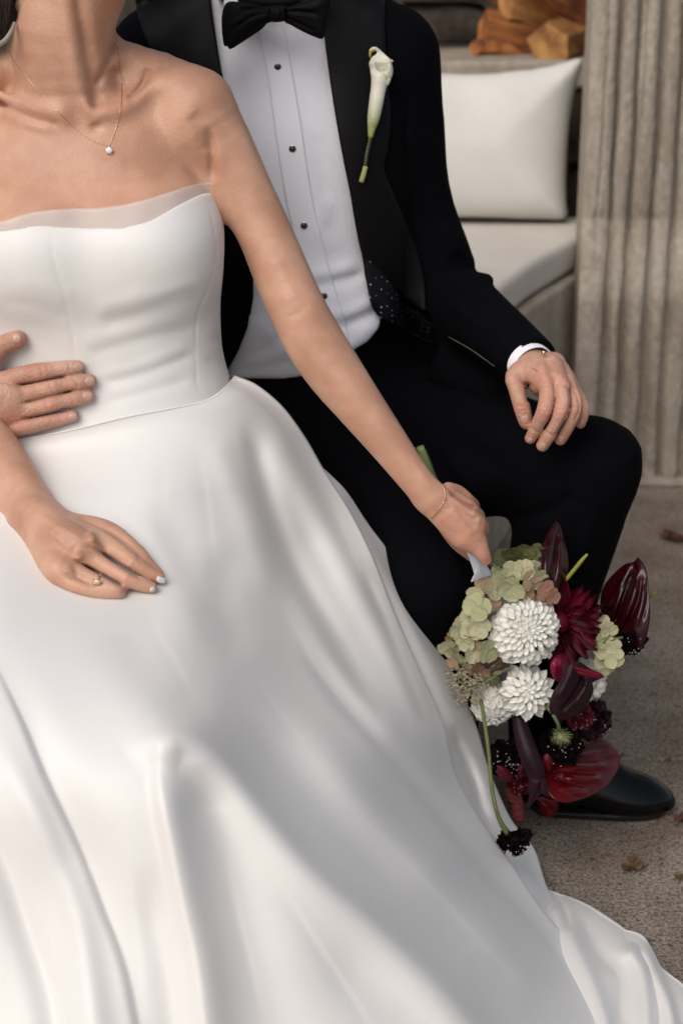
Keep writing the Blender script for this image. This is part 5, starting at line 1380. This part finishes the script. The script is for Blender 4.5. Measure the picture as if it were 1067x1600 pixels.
def petal_mesh(name, L, w, cup=.25, tip=1.0, curl=.2, nu=8, nv=8, twist=0, wave=0, thick=0):
    """petal along +Y, its inner face towards +Z"""
    V = np.zeros((nu, nv, 3))
    for i in range(nu):
        a = i / (nu - 1) * 2 - 1
        for j in range(nv):
            t = j / (nv - 1)
            ww = (w * max(0, 1 - abs((t - .56) / (.44 if t > .56 else .60)) ** 2.4) ** .5 if tip < 1.5 else w * math.sin(math.pi * min(t ** .8, .999)) ** .8) + w * .10 * (1 - t)
            x = a * ww; z = cup * w * a * a - curl * L * t * t + wave * w * math.sin(a * 5 + t * 7)
            V[i, j] = (x, L * t, z + twist * a * t * w)
    return grid_mesh(name, V[::-1], thick)
def place(o, c, d, n):
    d = Vector(d).normalized(); n = Vector(n); n = (n - d * n.dot(d)).normalized(); x = d.cross(n)
    m = Matrix(((x.x, d.x, n.x, c[0]), (x.y, d.y, n.y, c[1]), (x.z, d.z, n.z, c[2]), (0, 0, 0, 1)))
    o.matrix_basis = m
def inst(name, me, parent):
    o = bpy.data.objects.new(name, me); C.objects.link(o); o.parent = parent; return o
bq = thing('bouquet', 'bouquet of white dahlias, green hydrangea and dark red anthuriums held head down beside the skirt', 'bouquet', tuple(P(830, 1020, 2.1)))
def bpart(name, me, m): return link(name, me, m, bq)

def ball_core(name, c, r, m):
    bm = bmesh.new(); bmesh.ops.create_icosphere(bm, subdivisions=2, radius=r); me = bpy.data.meshes.new(name); bm.to_mesh(me); bm.free()
    for v in me.vertices: v.co = v.co + Vector(c)
    for p_ in me.polygons: p_.use_smooth = True
    return bpart(name, me, m)
def dahlia(name, c, axis, Rr, N, th0, th1, L, w, m, seed, cup=.5, tip=1., curl=.12, core=.35, keep=None, variants=5, squash=1.0, lift=.35, shingle=0):
    rs = random.Random(seed); a = Vector(axis).normalized(); u = a.orthogonal().normalized(); v = a.cross(u)
    root = ball_core(name, c, Rr * core, m)
    ms = []
    for i in range(variants):
        pm = petal_mesh('petal', 1.0, w / L * rs.uniform(.85, 1.15), cup * rs.uniform(.7, 1.3), tip, curl * rs.uniform(.3, 1.8), twist=rs.uniform(-.3, .3), wave=rs.uniform(0, .12)); pm.materials.append(m); ms.append(pm)
    for k in range(N):
        t = (k + .5) / N; th = R(th0 + (th1 - th0) * t ** .62 + rs.uniform(-3, 3)); ph = k * 2.39996 + rs.uniform(-.12, .12)
        rad = u * math.cos(ph) + v * math.sin(ph)
        d = a * math.cos(th) + rad * math.sin(th)
        if keep and not keep(d): continue
        sc = L * (.45 + .55 * min(1, t * 1.6)) * rs.uniform(.88, 1.1)
        if shingle:
            tb = th - sc / Rr * .62; db = a * math.cos(tb) + rad * math.sin(tb); tg = rad * math.cos(th) - a * math.sin(th)
            dr = (tg * shingle + d * (1 - shingle) + Vector((rs.uniform(-.09, .09), rs.uniform(-.09, .09), rs.uniform(-.09, .09))))
            s2 = sc * (.55 + .45 * min(1, t * 2.2))
            o = inst('petal', ms[rs.randrange(variants)], root); place(o, Vector(c) + db * Rr * (core + .03), dr, d); o.scale = (s2, s2, s2); continue
        base = Vector(c) + d * (Rr - sc)
        dd = (d * (1 - lift) + a * lift * math.cos(th * .5) + Vector((rs.uniform(-.1, .1),) * 3)).normalized() if lift else d
        n = (a * math.sin(th) - rad * math.cos(th)) * 1.0 + Vector((rs.uniform(-.18, .18), rs.uniform(-.18, .18), rs.uniform(-.18, .18)))
        o = inst('petal', ms[rs.randrange(variants)], root); place(o, base, d + (dd - d) * .5, n); o.scale = (sc * (.6 + .4 * min(1, t * 2)),) * 3 if False else (sc, sc, sc)
    return root
px2m = lambda n, Y=2.08: n * Y * 1.055 / F
def pc_(x, y, Y): return tuple(P(x, y, Y))

dahlia('white_dahlia', pc_(822, 984, 2.088), (.10, -1, .42), px2m(63), 250, 2, 150, px2m(31), px2m(8.6), M['p_white'], 2, cup=.6, curl=-.06, core=.56, shingle=.50)
dahlia('white_dahlia', pc_(824, 1080, 2.085), (.05, -1, .38), px2m(51), 105, 3, 150, px2m(36), px2m(9.5), M['p_white'], 5, cup=.5, tip=2, curl=-.06, core=.46, shingle=.52)
dahlia('white_dahlia', pc_(770, 1106, 2.11), (-.1, -.9, -.35), px2m(52), 100, 5, 140, px2m(34), px2m(11), M['p_white'], 7, shingle=.55, cup=.35, tip=2, curl=.10, core=.42)
dahlia('white_dahlia', pc_(912, 1062, 2.16), (.45, -.8, .1), px2m(40), 44, 15, 110, px2m(26), px2m(11), M['p_white'], 9, cup=.3, curl=.25, core=.55)
# side-on burgundy dahlia
bd = dahlia('burgundy_dahlia', pc_(872, 972, 2.125), (-.35, -.85, -.1), px2m(79), 66, 60, 128, px2m(62), px2m(12.5), M['p_burg'], 12, cup=.55, tip=2, curl=-.10, core=.25,
       keep=lambda d: d.x > -.15)
# dahlia eye stamens
rs = random.Random(21)
for (x, y) in ((832, 957), (829, 977), (829, 1060), (830, 1073)):
    Vv = [petal_mesh('eye', px2m(rs.uniform(5, 9)), px2m(1.2), .3, 2, 0, 3, 4) for _ in range(1)]
    me = Vv[0]; me.materials.append(M['stem_pale']); o = inst('stamen', me, bq); place(o, pc_(x, y, 2.024), (rs.uniform(-1, 1), -.2, rs.uniform(-.5, 1)), (0, -1, 0))

# hydrangea
def floret_mesh(r, seed, n=4, cup=.2):
    rs = random.Random(seed); bm = bmesh.new()
    for k in range(n):
        pm = petal_mesh('t', r, r * .56, rs.uniform(-.05, .2), 1, rs.uniform(-.05, .15), 8, 9, wave=rs.uniform(0, .05))
        a = k * 2 * math.pi / n + rs.uniform(-.2, .2)
        pm.transform(Matrix.Rotation(a, 4, 'Z') @ Matrix.Rotation(rs.uniform(-.1, .3), 4, 'X') @ Matrix.Translation((0, r * .04, k * r * .03))); bm.from_mesh(pm); bpy.data.meshes.remove(pm)
    bmesh.ops.create_icosphere(bm, subdivisions=1, radius=r * .09)
    me = bpy.data.meshes.new('floret'); bm.to_mesh(me); bm.free()
    for p_ in me.polygons: p_.use_smooth = True
    return me
fl = {}
for key in ('p_green', 'p_pink', 'p_olive'):
    fl[key] = []
    for s_ in range(4):
        me = floret_mesh(1.0, s_ + 3 * len(fl)); me.materials.append(M[key]); fl[key].append(me)
def hydrangea(c, items, m, seed, core=18):
    rs = random.Random(seed); root = ball_core('hydrangea', pc_(*c), px2m(core), M['leafdk'])
    for x, y, r, key, dy in items:
        o = inst('floret', rs.choice(fl[key]), root)
        n = Vector(((x - c[0]) / 70 + rs.uniform(-.35, .35), -1, -(y - c[1]) / 70 + rs.uniform(-.35, .35)))
        place(o, pc_(x, y, c[2] - .02 + dy), Vector((rs.uniform(-1, 1), rs.uniform(-.3, .3), rs.uniform(-1, 1))), n); o.scale = (px2m(r),) * 3
    return root
g, k_, ol = 'p_green', 'p_pink', 'p_olive'
hydrangea((738, 985, 2.12), [(757, 912, 17, k_, .01), (742, 932, 17, g, .0), (745, 948, 24, g, -.012), (770, 926, 15, g, .0), (772, 944, 14, k_, -.004), (732, 966, 16, g, .0), (715, 985, 17, g, -.004), (735, 988, 18, g, -.012), (748, 980, 20, g, -.014),
    (727, 1002, 17, g, -.01), (702, 1012, 20, g, .0), (716, 1022, 18, g, -.006), (757, 1002, 19, k_, -.006), (762, 1016, 23, g, -.016), (738, 1022, 16, g, -.012), (742, 1038, 20, k_, -.006), (728, 1040, 15, g, .0), (752, 1052, 14, k_, .01), (775, 1026, 15, k_, .006), (706, 996, 12, k_, .01),
    (738, 950, 14, k_, .02), (760, 965, 16, g, .01), (722, 1050, 14, g, .012), (784, 1048, 17, g, .0), (772, 1040, 16, k_, -.002), (708, 1034, 15, k_, .004), (722, 975, 14, k_, .004), (768, 1062, 13, ol, .012)], g, 4, 40)
hydrangea((808, 912, 2.12), [(785, 905, 18, g, .004), (800, 918, 24, g, -.008), (800, 893, 18, g, .0), (818, 890, 18, g, -.002), (828, 906, 20, k_, -.006), (840, 904, 18, g, .0), (850, 922, 19, k_, -.006), (862, 934, 17, k_, -.002), (845, 934, 16, k_, .006), (822, 924, 15, k_, .002),
    (784, 928, 16, g, .004), (834, 888, 14, g, .01), (776, 896, 13, g, .012)], g, 6, 24)
hydrangea((812, 874, 2.15), [(786, 872, 17, ol, .0), (800, 866, 18, ol, -.006), (815, 864, 18, ol, .0), (828, 868, 18, ol, -.006), (840, 864, 18, ol, .004), (806, 882, 18, ol, -.008), (824, 882, 18, ol, -.010), (836, 880, 16, ol, -.004), (792, 888, 14, ol, -.002), (780, 884, 12, ol, .004), (843, 874, 16, ol, .0)], ol, 8, 20)
hydrangea((950, 1005, 2.13), [(940, 970, 13, g, .0), (950, 985, 16, g, -.004), (944, 1000, 15, g, .0), (957, 1010, 15, g, -.006), (958, 1027, 19, g, -.008), (947, 1042, 15, g, .004), (940, 1018, 14, g, .0), (938, 1034, 13, g, .006)], g, 9, 13)

# leaves and spathes traced with their own relief
def relief_leaf(name, outline, centre, Y, slope, bulge, m, parent=None, veins=(), thick=.0012, rim=.0, nr=26, na=120):
    out = resample(np.vstack([outline, outline[:1]]), na + 1)[:-1]; c = np.asarray(centre, float)
    V = [P(c[0], c[1], Y + slope[0] * 0 - bulge - sum(fold(c[:1], c[1:2], *v)[0] for v in veins))]
    rr = np.linspace(0, 1, nr)[1:]
    for r in rr:
        q = c * (1 - r) + out * r
        y = Y + slope[0] * (q[:, 0] - c[0]) + slope[1] * (q[:, 1] - c[1]) - bulge * (1 - r ** 2) - rim * r ** 6
        for v in veins: y = y - fold(q[:, 0], q[:, 1], *v)
        V += [P(a, b, yy) for (a, b), yy in zip(q, y)]
    n = na; F4 = []; F3 = [(0, 1 + (i + 1) % n, 1 + i) for i in range(n)]
    for k in range(nr - 2):
        for i in range(n):
            a = 1 + k * n + i; b = 1 + k * n + (i + 1) % n
            F4.append((a, b, b + n, a + n))
    me = bpy.data.meshes.new(name); me.from_pydata([tuple(v) for v in V], [], F3 + F4)
    for p_ in me.polygons: p_.use_smooth = True
    o = link(name, me, m, parent or bq); s = o.modifiers.new('thick', 'SOLIDIFY'); s.thickness = thick; s.offset = 0
    return o
V_ = lambda pts, amp, w, w2=None: (pts, amp, w, w2, (.25, .2))
relief_leaf('anthurium', [(869, 811), (875, 820), (880, 840), (886, 866), (886, 892), (878, 915), (864, 928), (850, 920), (842, 900), (840, 878), (846, 856), (856, 832)], (864, 880), 2.13, (.0006, -.0006), .012, M['anth_dark'],
    veins=[V_([(870, 815), (868, 860), (862, 920)], -.007, 4), V_([(872, 835), (878, 870), (874, 905)], .003, 5), V_([(862, 840), (854, 870), (852, 905)], .0035, 5)])
relief_leaf('anthurium', [(996, 871), (1003, 878), (1010, 895), (1013, 925), (1015, 960), (1010, 992), (1000, 1016), (985, 1008), (968, 1000), (950, 985), (940, 962), (938, 935), (944, 915), (958, 897), (976, 882), (990, 878)], (978, 945), 2.16, (-.0008, -.0004), .020, M['anth_dark'],
    veins=[V_([(996, 874), (985, 905), (972, 940), (958, 985)], -.012, 5), V_([(1002, 890), (998, 930), (985, 965), (968, 995)], -.008, 4.5), V_([(1008, 900), (1009, 935), (1000, 975)], -.005, 4), V_([(988, 895), (970, 920), (952, 955)], -.004, 4),
           V_([(995, 905), (988, 935), (970, 970)], .005, 7), V_([(1005, 905), (1004, 945), (990, 980)], .004, 5), V_([(978, 900), (964, 930), (955, 965)], .004, 6)])
ra = relief_leaf('anthurium', [(878, 1172), (900, 1155), (930, 1151), (950, 1160), (963, 1172), (966, 1180), (976, 1176), (968, 1188), (965, 1202), (950, 1225), (930, 1240), (905, 1250), (882, 1254), (862, 1246), (850, 1225), (848, 1200), (856, 1182)], (905, 1205), 2.12, (.0005, -.0012), .014, M['anth_red'],
    veins=[V_([(968, 1180), (930, 1188), (890, 1190), (855, 1196)], -.006, 4, 5), V_([(960, 1200), (925, 1208), (890, 1206), (860, 1206)], -.004, 4), V_([(945, 1222), (915, 1228), (885, 1222), (860, 1215)], -.004, 4), V_([(950, 1168), (920, 1172), (885, 1180)], -.004, 4),
           V_([(950, 1194), (920, 1198), (888, 1198)], .004, 4), V_([(940, 1214), (912, 1218), (882, 1214)], .004, 4), V_([(920, 1238), (895, 1238), (870, 1228)], .003, 4)])
for pts, r in (([(882, 908, 2.13), (900, 886, 2.125), (908, 876, 2.122), (917, 866, 2.12)], [3.4, 3.4, 3.2, 2]), ([(1004, 940, 2.19), (1014, 932, 2.18), (1023, 925, 2.175)], [3.2, 3, 1.8])):
    bpart('spadix', tube_mesh('spadix', [P(*q) for q in pts], [px2m(a) for a in r], 10, 4), M['spadix'])
# magenta cupped petals, dark calla, plum calla
relief_leaf('magenta_bud', [(866, 1026), (876, 1021), (886, 1026), (891, 1040), (889, 1058), (878, 1066), (866, 1062), (860, 1048), (860, 1036)], (875, 1042), 2.095, (.0008, 0), .013, M['p_mag'], veins=[V_([(876, 1024), (882, 1040), (880, 1062)], -.002, 3), V_([(870, 1028), (872, 1045), (870, 1060)], -.0015, 3)])
relief_leaf('calla_lily', [(893, 1036), (905, 1034), (920, 1044), (938, 1052), (942, 1058), (930, 1060), (924, 1062), (926, 1080), (918, 1098), (905, 1112), (886, 1122), (868, 1126), (858, 1110), (862, 1085), (876, 1062), (884, 1048)], (895, 1080), 2.075, (.0004, 0), .011, M['p_plum'],
    veins=[V_([(912, 1045), (905, 1070), (888, 1095), (872, 1115)], -.009, 5, 4), V_([(918, 1056), (914, 1078), (896, 1104)], .005, 4), V_([(895, 1042), (884, 1066), (870, 1095)], .003, 6)])
relief_leaf('magenta_bud', [(896, 1042), (908, 1044), (920, 1047), (936, 1052), (943, 1057), (935, 1060), (918, 1057), (904, 1053)], (914, 1050), 2.062, (0, 0), .004, M['p_burg'], veins=[V_([(892, 1046), (910, 1050), (932, 1056)], -.002, 2.5)])
cl = bpart('calla_lily', tube_mesh('calla', [P(809, 1118, 2.10), P(815, 1145, 2.09), P(826, 1178, 2.075), P(836, 1205, 2.07), P(842, 1228, 2.075)], [px2m(a) for a in (10, 14, 16.5, 16, 12)], 20, 5), M['p_plum'])
relief_leaf('lip', [(828, 1215), (840, 1212), (852, 1218), (858, 1232), (868, 1240), (856, 1244), (844, 1240), (836, 1250), (824, 1262), (826, 1244), (824, 1230)], (842, 1230), 2.062, (0, 0), .006, M['p_plum'], parent=cl, veins=[V_([(846, 1218), (840, 1236), (828, 1256)], -.004, 3)])

# scabiosas: ruffled near-black heads with pale anthers
def scabiosa(c, r, seed, m, n1=16, axis=(0, -1, .2), ndots=26, squash=(1, 1)):
    rs = random.Random(seed); a = Vector(axis).normalized(); u = a.orthogonal().normalized(); v = a.cross(u)
    root = ball_core('scabiosa', c, r * .45, m)
    ms = []
    for i in range(3):
        pm = petal_mesh('petal', 1, .42, rs.uniform(.2, .7), 1, rs.uniform(-.2, .3), 7, 6, wave=.35); pm.materials.append(m); ms.append(pm)
    for k in range(n1 + 22):
        outer = k < n1; th = R(rs.uniform(72, 105) if outer else rs.uniform(10, 68)); ph = k * 2.4
        rad = u * math.cos(ph) + v * math.sin(ph); d = a * math.cos(th) + rad * math.sin(th); s_ = r * (rs.uniform(.55, .75) if outer else rs.uniform(.3, .42))
        o = inst('petal', ms[k % 3], root); place(o, Vector(c) + d * (r * (1 if outer else .85) - s_), d + Vector([rs.uniform(-.2, .2) for _ in range(3)]), a + Vector([rs.uniform(-.5, .5) for _ in range(3)])); o.scale = (s_,) * 3
    bm = bmesh.new()
    for k in range(ndots):
        th = R(rs.uniform(0, 65)); ph = rs.uniform(0, 6.28); d = a * math.cos(th) + (u * math.cos(ph) + v * math.sin(ph)) * math.sin(th)
        bmesh.ops.create_icosphere(bm, subdivisions=1, radius=r * rs.uniform(.018, .034), matrix=Matrix.Translation(Vector(c) + d * r * rs.uniform(.85, .98)))
    me = bpy.data.meshes.new('anthers'); bm.to_mesh(me); bm.free(); o = link('anthers', me, M['dot'], root); o['kind'] = 'stuff'
    return root
scabiosa(pc_(802, 1312, 1.955), px2m(32), 1, M['p_dark'], axis=(.25, -.85, -.5), ndots=34)
scabiosa(pc_(793, 1185, 2.13), px2m(38), 2, M['p_dark'], ndots=44)
scabiosa(pc_(876, 1165, 2.125), px2m(40), 3, M['p_dark'], ndots=16)
scabiosa(pc_(985, 1000, 2.13), px2m(30), 4, M['p_dark'], axis=(.2, -.9, -.3), ndots=16)
scabiosa(pc_(925, 1125, 2.15), px2m(38), 5, M['p_plum'], n1=22, axis=(.4, -.8, 0), ndots=6)
scabiosa(pc_(868, 1222, 2.085), px2m(20), 6, M['p_burg'], ndots=22, axis=(-.2, -1, .2))
scabiosa(pc_(812, 1222, 2.115), px2m(24), 7, M['p_burg'], ndots=20)
scabiosa(pc_(905, 1120, 2.12), px2m(26), 8, M['p_burg'], ndots=14)
for q in ([(776, 1196), (786, 1198), (798, 1208), (800, 1216), (788, 1220), (778, 1212)], [(808, 1200), (815, 1194), (820, 1200), (818, 1212), (811, 1214)], [(848, 1182), (856, 1178), (862, 1190), (858, 1206), (850, 1200)]):
    q = np.array(q, float); relief_leaf('red_bud', q, q.mean(0), 2.085, (0, 0), .005, M['p_burg'])
relief_leaf('red_bud', [(836, 1246), (850, 1244), (866, 1248), (872, 1258), (866, 1272), (856, 1278), (846, 1270), (842, 1258)], (855, 1258), 2.13, (0, 0), .006, M['anth_red'], veins=[V_([(842, 1250), (856, 1256), (860, 1272)], -.003, 3)])
# green seed head
sc = pc_(876, 1150, 2.072); bm = bmesh.new(); rs = random.Random(8)
for k in range(90):
    d = Vector((rs.gauss(0, 1), -abs(rs.gauss(0, 1)), rs.gauss(0, 1))).normalized(); e = Vector(sc) + d * px2m(rs.uniform(13, 23))
    t = tube_mesh('t', [sc, (Vector(sc) + e) / 2 + Vector((0, 0, .001)), e], [.0005, .0004, .0001], 4, 1); bm.from_mesh(t); bpy.data.meshes.remove(t)
bmesh.ops.create_icosphere(bm, subdivisions=2, radius=px2m(8), matrix=Matrix.Translation(sc))
me = bpy.data.meshes.new('seed_head'); bm.to_mesh(me); bm.free(); sh_ = bpart('seed_head', me, M['stem_pale']); sh_['kind'] = 'stuff'
# amaranth tassel
for (pts, r0) in (([(806, 1240, 2.12), (808, 1258, 2.12), (810, 1276, 2.12)], 9), ([(796, 1232, 2.12), (801, 1248, 2.12)], 7)):
    V, Q = mesh_sdf([Chain([J(*q, r0) for q in pts], k=.002), Noise(.0022, 900, 4, 8)], .0011); V, Q = largest(V, Q); bpart('amaranth_tassel', raw_mesh('amaranth_tassel', V, Q), M['amar'])
# stems
def stem(pts, r, m=None): bpart('stem', tube_mesh('stem', [P(*q) for q in pts], [px2m(a) for a in r] if np.ndim(r) else px2m(r), 10, 4), m or M['stem'])
stem([(656, 698, 2.115), (668, 728, 2.115), (680, 756, 2.12), (720, 830, 2.15), (770, 900, 2.16)], 6.2, mat('cut green stem', (.20, .25, .09), .45, var=(.13, .18, .06), vscale=30, stretch=(1, 1, .2)))
stem([(648, 700, 2.13), (662, 738, 2.13), (690, 790, 2.15), (760, 900, 2.17)], 4.5, M['leafdk']); stem([(663, 704, 2.14), (690, 768, 2.14), (740, 850, 2.17)], 4, M['leafdk'])
stem([(751, 1094, 2.06), (757, 1130, 2.03), (763, 1175, 2.0), (767, 1222, 1.975), (773, 1258, 1.95), (782, 1285, 1.945), (793, 1302, 1.945)], [3.4, 3.2, 3.2, 3.3, 3.4, 4, 5], M['stem'])
stem([(848, 1098, 2.08), (860, 1112, 2.065), (870, 1128, 2.06), (874, 1142, 2.065)], 3.0, M['stem'])
stem([(942, 1004, 2.11), (958, 999, 2.105), (972, 996, 2.11)], 2.4, M['stem']); stem([(762, 884, 2.13), (776, 900, 2.12), (790, 912, 2.12)], 3, M['p_burg'])
stem([(770, 880, 2.12), (778, 892, 2.105), (792, 902, 2.10), (806, 898, 2.095)], 2.2, M['stem_pale']); stem([(716, 1064, 2.10), (740, 1074, 2.09), (775, 1056, 2.09)], 2.2)
# dark foliage filling the depth of the bouquet
rs = random.Random(33); lm = []
for i in range(3):
    pm = petal_mesh('foliage_leaf', 1, .3, .3, 2, rs.uniform(-.1, .3)); pm.materials.append(M['leafdk' if i else 'p_dark']); lm.append(pm)
for k in range(60):
    x = rs.uniform(735, 950); y = rs.uniform(900, 1215); o = inst('foliage_leaf', rs.choice(lm), bq)
    if x + y * .4 < 1110: continue
    place(o, pc_(x, y, rs.uniform(2.13, 2.19)), (rs.uniform(-1, 1), rs.uniform(-.4, .1), rs.uniform(-1, 1)), (rs.uniform(-.4, .4), -1, rs.uniform(-.4, .4))); o.scale = (px2m(rs.uniform(24, 42)),) * 3
for o in [o for o in bq.children if o.name.startswith('foliage_leaf') and o.scale.x == 1.0]: bpy.data.objects.remove(o)
for (x, y, dx, dz, s_) in ((800, 1062, .9, -.3, 22), (758, 1050, .2, 1, 26), (786, 1046, .7, .2, 20), (792, 1085, -1, .2, 20)):
    o = inst('foliage_leaf', lm[1], bq); place(o, pc_(x, y, 2.09), (dx, -.1, dz), (.1, -1, .2)); o.scale = (px2m(s_),) * 3
# lacy cream filler
bm = bmesh.new(); rs = random.Random(4)
for k in range(420):
    x = rs.gauss(732, 19); y = rs.gauss(1074, 17) + (x - 735) * .2
    c = Vector(P(x, y, 2.085 + rs.uniform(-.008, .02) + ((x - 735) ** 2 + (y - 1074) ** 2) * .00001))
    for j in range(4):
        a = Vector((rs.gauss(0, 1), -abs(rs.gauss(0, 1)), rs.gauss(0, 1))).normalized() * px2m(rs.uniform(2, 4.5)); b = a.orthogonal().normalized() * px2m(1.1)
        vs_ = [bm.verts.new(c), bm.verts.new(c + a * .6 + b), bm.verts.new(c + a), bm.verts.new(c + a * .6 - b)]; bm.faces.new(vs_)
me = bpy.data.meshes.new('lace_flower'); bm.to_mesh(me); bm.free(); lf = bpart('lace_flower', me, M['cream']); lf['kind'] = 'stuff'
# ribbon end under the hand
relief_leaf('ribbon', [(726, 856), (738, 858), (750, 868), (760, 884), (767.5, 897), (768, 898), (767, 899), (752, 903), (737, 909), (736, 909), (736, 908), (741, 899), (741, 898), (734, 876)], (748, 884), 2.10, (.0006, 0), .003, M['ribbonw'], veins=[V_([(738, 866), (748, 884), (750, 904)], .0015, 5)])

# ------------------------------------------------------------------ boutonniere
bt = thing('boutonniere', 'single white calla lily pinned upright on the satin lapel', 'boutonniere', tuple(P(585, 180, 2.34)))
_yy = np.array([2.3, *trace(jacket_shell, [566, 575, 582, 588, 594], [285, 240, 205, 150, 90])])[1:] - .0125
def YQ(py): return float(np.interp(py, [90, 150, 205, 240, 285], _yy[::-1]))
YL = YQ(100)
sp = [Chain([J(579, 212, YQ(212) - .004, 4.4), J(580.5, 200, YQ(200) - .005, 6.4), J(583.5, 184, YQ(184) - .008, 9.8), J(587.5, 160, YQ(160) - .009, 11.2), J(591, 138, YQ(138) - .010, 12), J(594, 122, YQ(122) - .012, 14.5), J(596, 108, YL - .013, 17), J(594, 99, YL - .013, 16.5)], k=.002),
      Puff([(578, 101), (584, 91), (589, 86), (588, 80), (583, 78.5), (578, 83), (577, 78), (582, 73.5), (589, 74), (598, 82), (607, 91), (615, 95), (609, 101), (608, 108), (600, 118), (588, 116)], YL - .004, .0022, w=8, edge=.0012, k=.004, smooth=2, bend=lambda x, y: .0002 * (x - 594)),
      Chain([J(590, 88, YL - .03, 9), J(596, 100, YL - .026, 11), J(599, 111, YL - .02, 8), J(603, 120, YL - .018, 3.5)], k=.0015, op='sub'),
      Ell(P(595, 84, YL - .020), (px2m(30), .013, px2m(13)), k=.003, op='sub'),
      Disp([(598, 108), (604, 118), (606, 126)], -.0016, 2), Disp([(606, 100), (612, 112), (612, 124), (604, 136)], .0018, 3.5), Disp([(577, 94), (578, 106), (582, 120)], .0012, 3), Disp([(577, 180), (580, 196), (584, 204)], -.0008, 1.5)]
def greenbase(m, nt, n, b, mp):
    tc = n['Texture Coordinate']; s_ = n.new('ShaderNodeSeparateXYZ'); nt.links.new(tc.outputs['Object'], s_.inputs[0])
    mr = n.new('ShaderNodeMapRange'); z0 = P(585, 210, YQ(210))[2]; z1 = P(585, 150, YQ(150))[2]
    mr.inputs[1].default_value = z0; mr.inputs[2].default_value = z1; mr.inputs[3].default_value = 1; mr.inputs[4].default_value = 0
    nt.links.new(s_.outputs[2], mr.inputs[0]); base = b.inputs['Base Color'].links[0].from_socket
    mx = n.new('ShaderNodeMix'); mx.data_type = 'RGBA'; mx.inputs['B'].default_value = (.30, .34, .08, 1); nt.links.new(mr.outputs[0], mx.inputs['Factor']); nt.links.new(base, mx.inputs['A']); nt.links.new(mx.outputs['Result'], b.inputs['Base Color'])
sdf_obj('spathe', sp, .00085, mat('ivory calla spathe', (.72, .70, .60), .5, var=(.68, .66, .54), vscale=60, sss=.2, ssss=.004, sssr=(1, .9, .6), extra=greenbase), bt, relax=1, N=16)
link('spadix', tube_mesh('spadix', [P(585, 79, YL - .006), P(580, 79, YL - .007), P(578, 85, YL - .008), P(579, 91, YL - .008)], [.0016, .0022, .0018, .0007], 8, 4), mat('ochre tip', (.42, .30, .05), .6), bt)
link('stem', tube_mesh('stem', [P(579, 210, YQ(210) - .004), P(577, 222, YQ(222) - .003), P(573, 240, YQ(240) - .003), P(570, 262, YQ(262) - .003)], .0023, 10, 4), M['stem'], bt)
bm = bmesh.new(); tp = []
for i in range(60):
    t = i / 59; c = P(579.5 - 9.2 * t, 212 + 46 * t, YQ(212 + 46 * t) - .003); a = i * 1.3
    tp.append((c[0] + .0027 * math.cos(a), c[1] + .0027 * math.sin(a), c[2]))
link('tape', tube_mesh('tape', tp, .0010, 5, 1), mat('black florist tape', (.02, .02, .024), .45), bt)
link('stem_end', tube_mesh('stem_end', [P(571, 260, YQ(260) - .003), P(568, 272, YQ(272) - .003), P(564, 285, YQ(285) - .003)], [.0034, .0036, .0036], 12, 3), mat('pale cut stem', (.36, .38, .13), .5), bt)
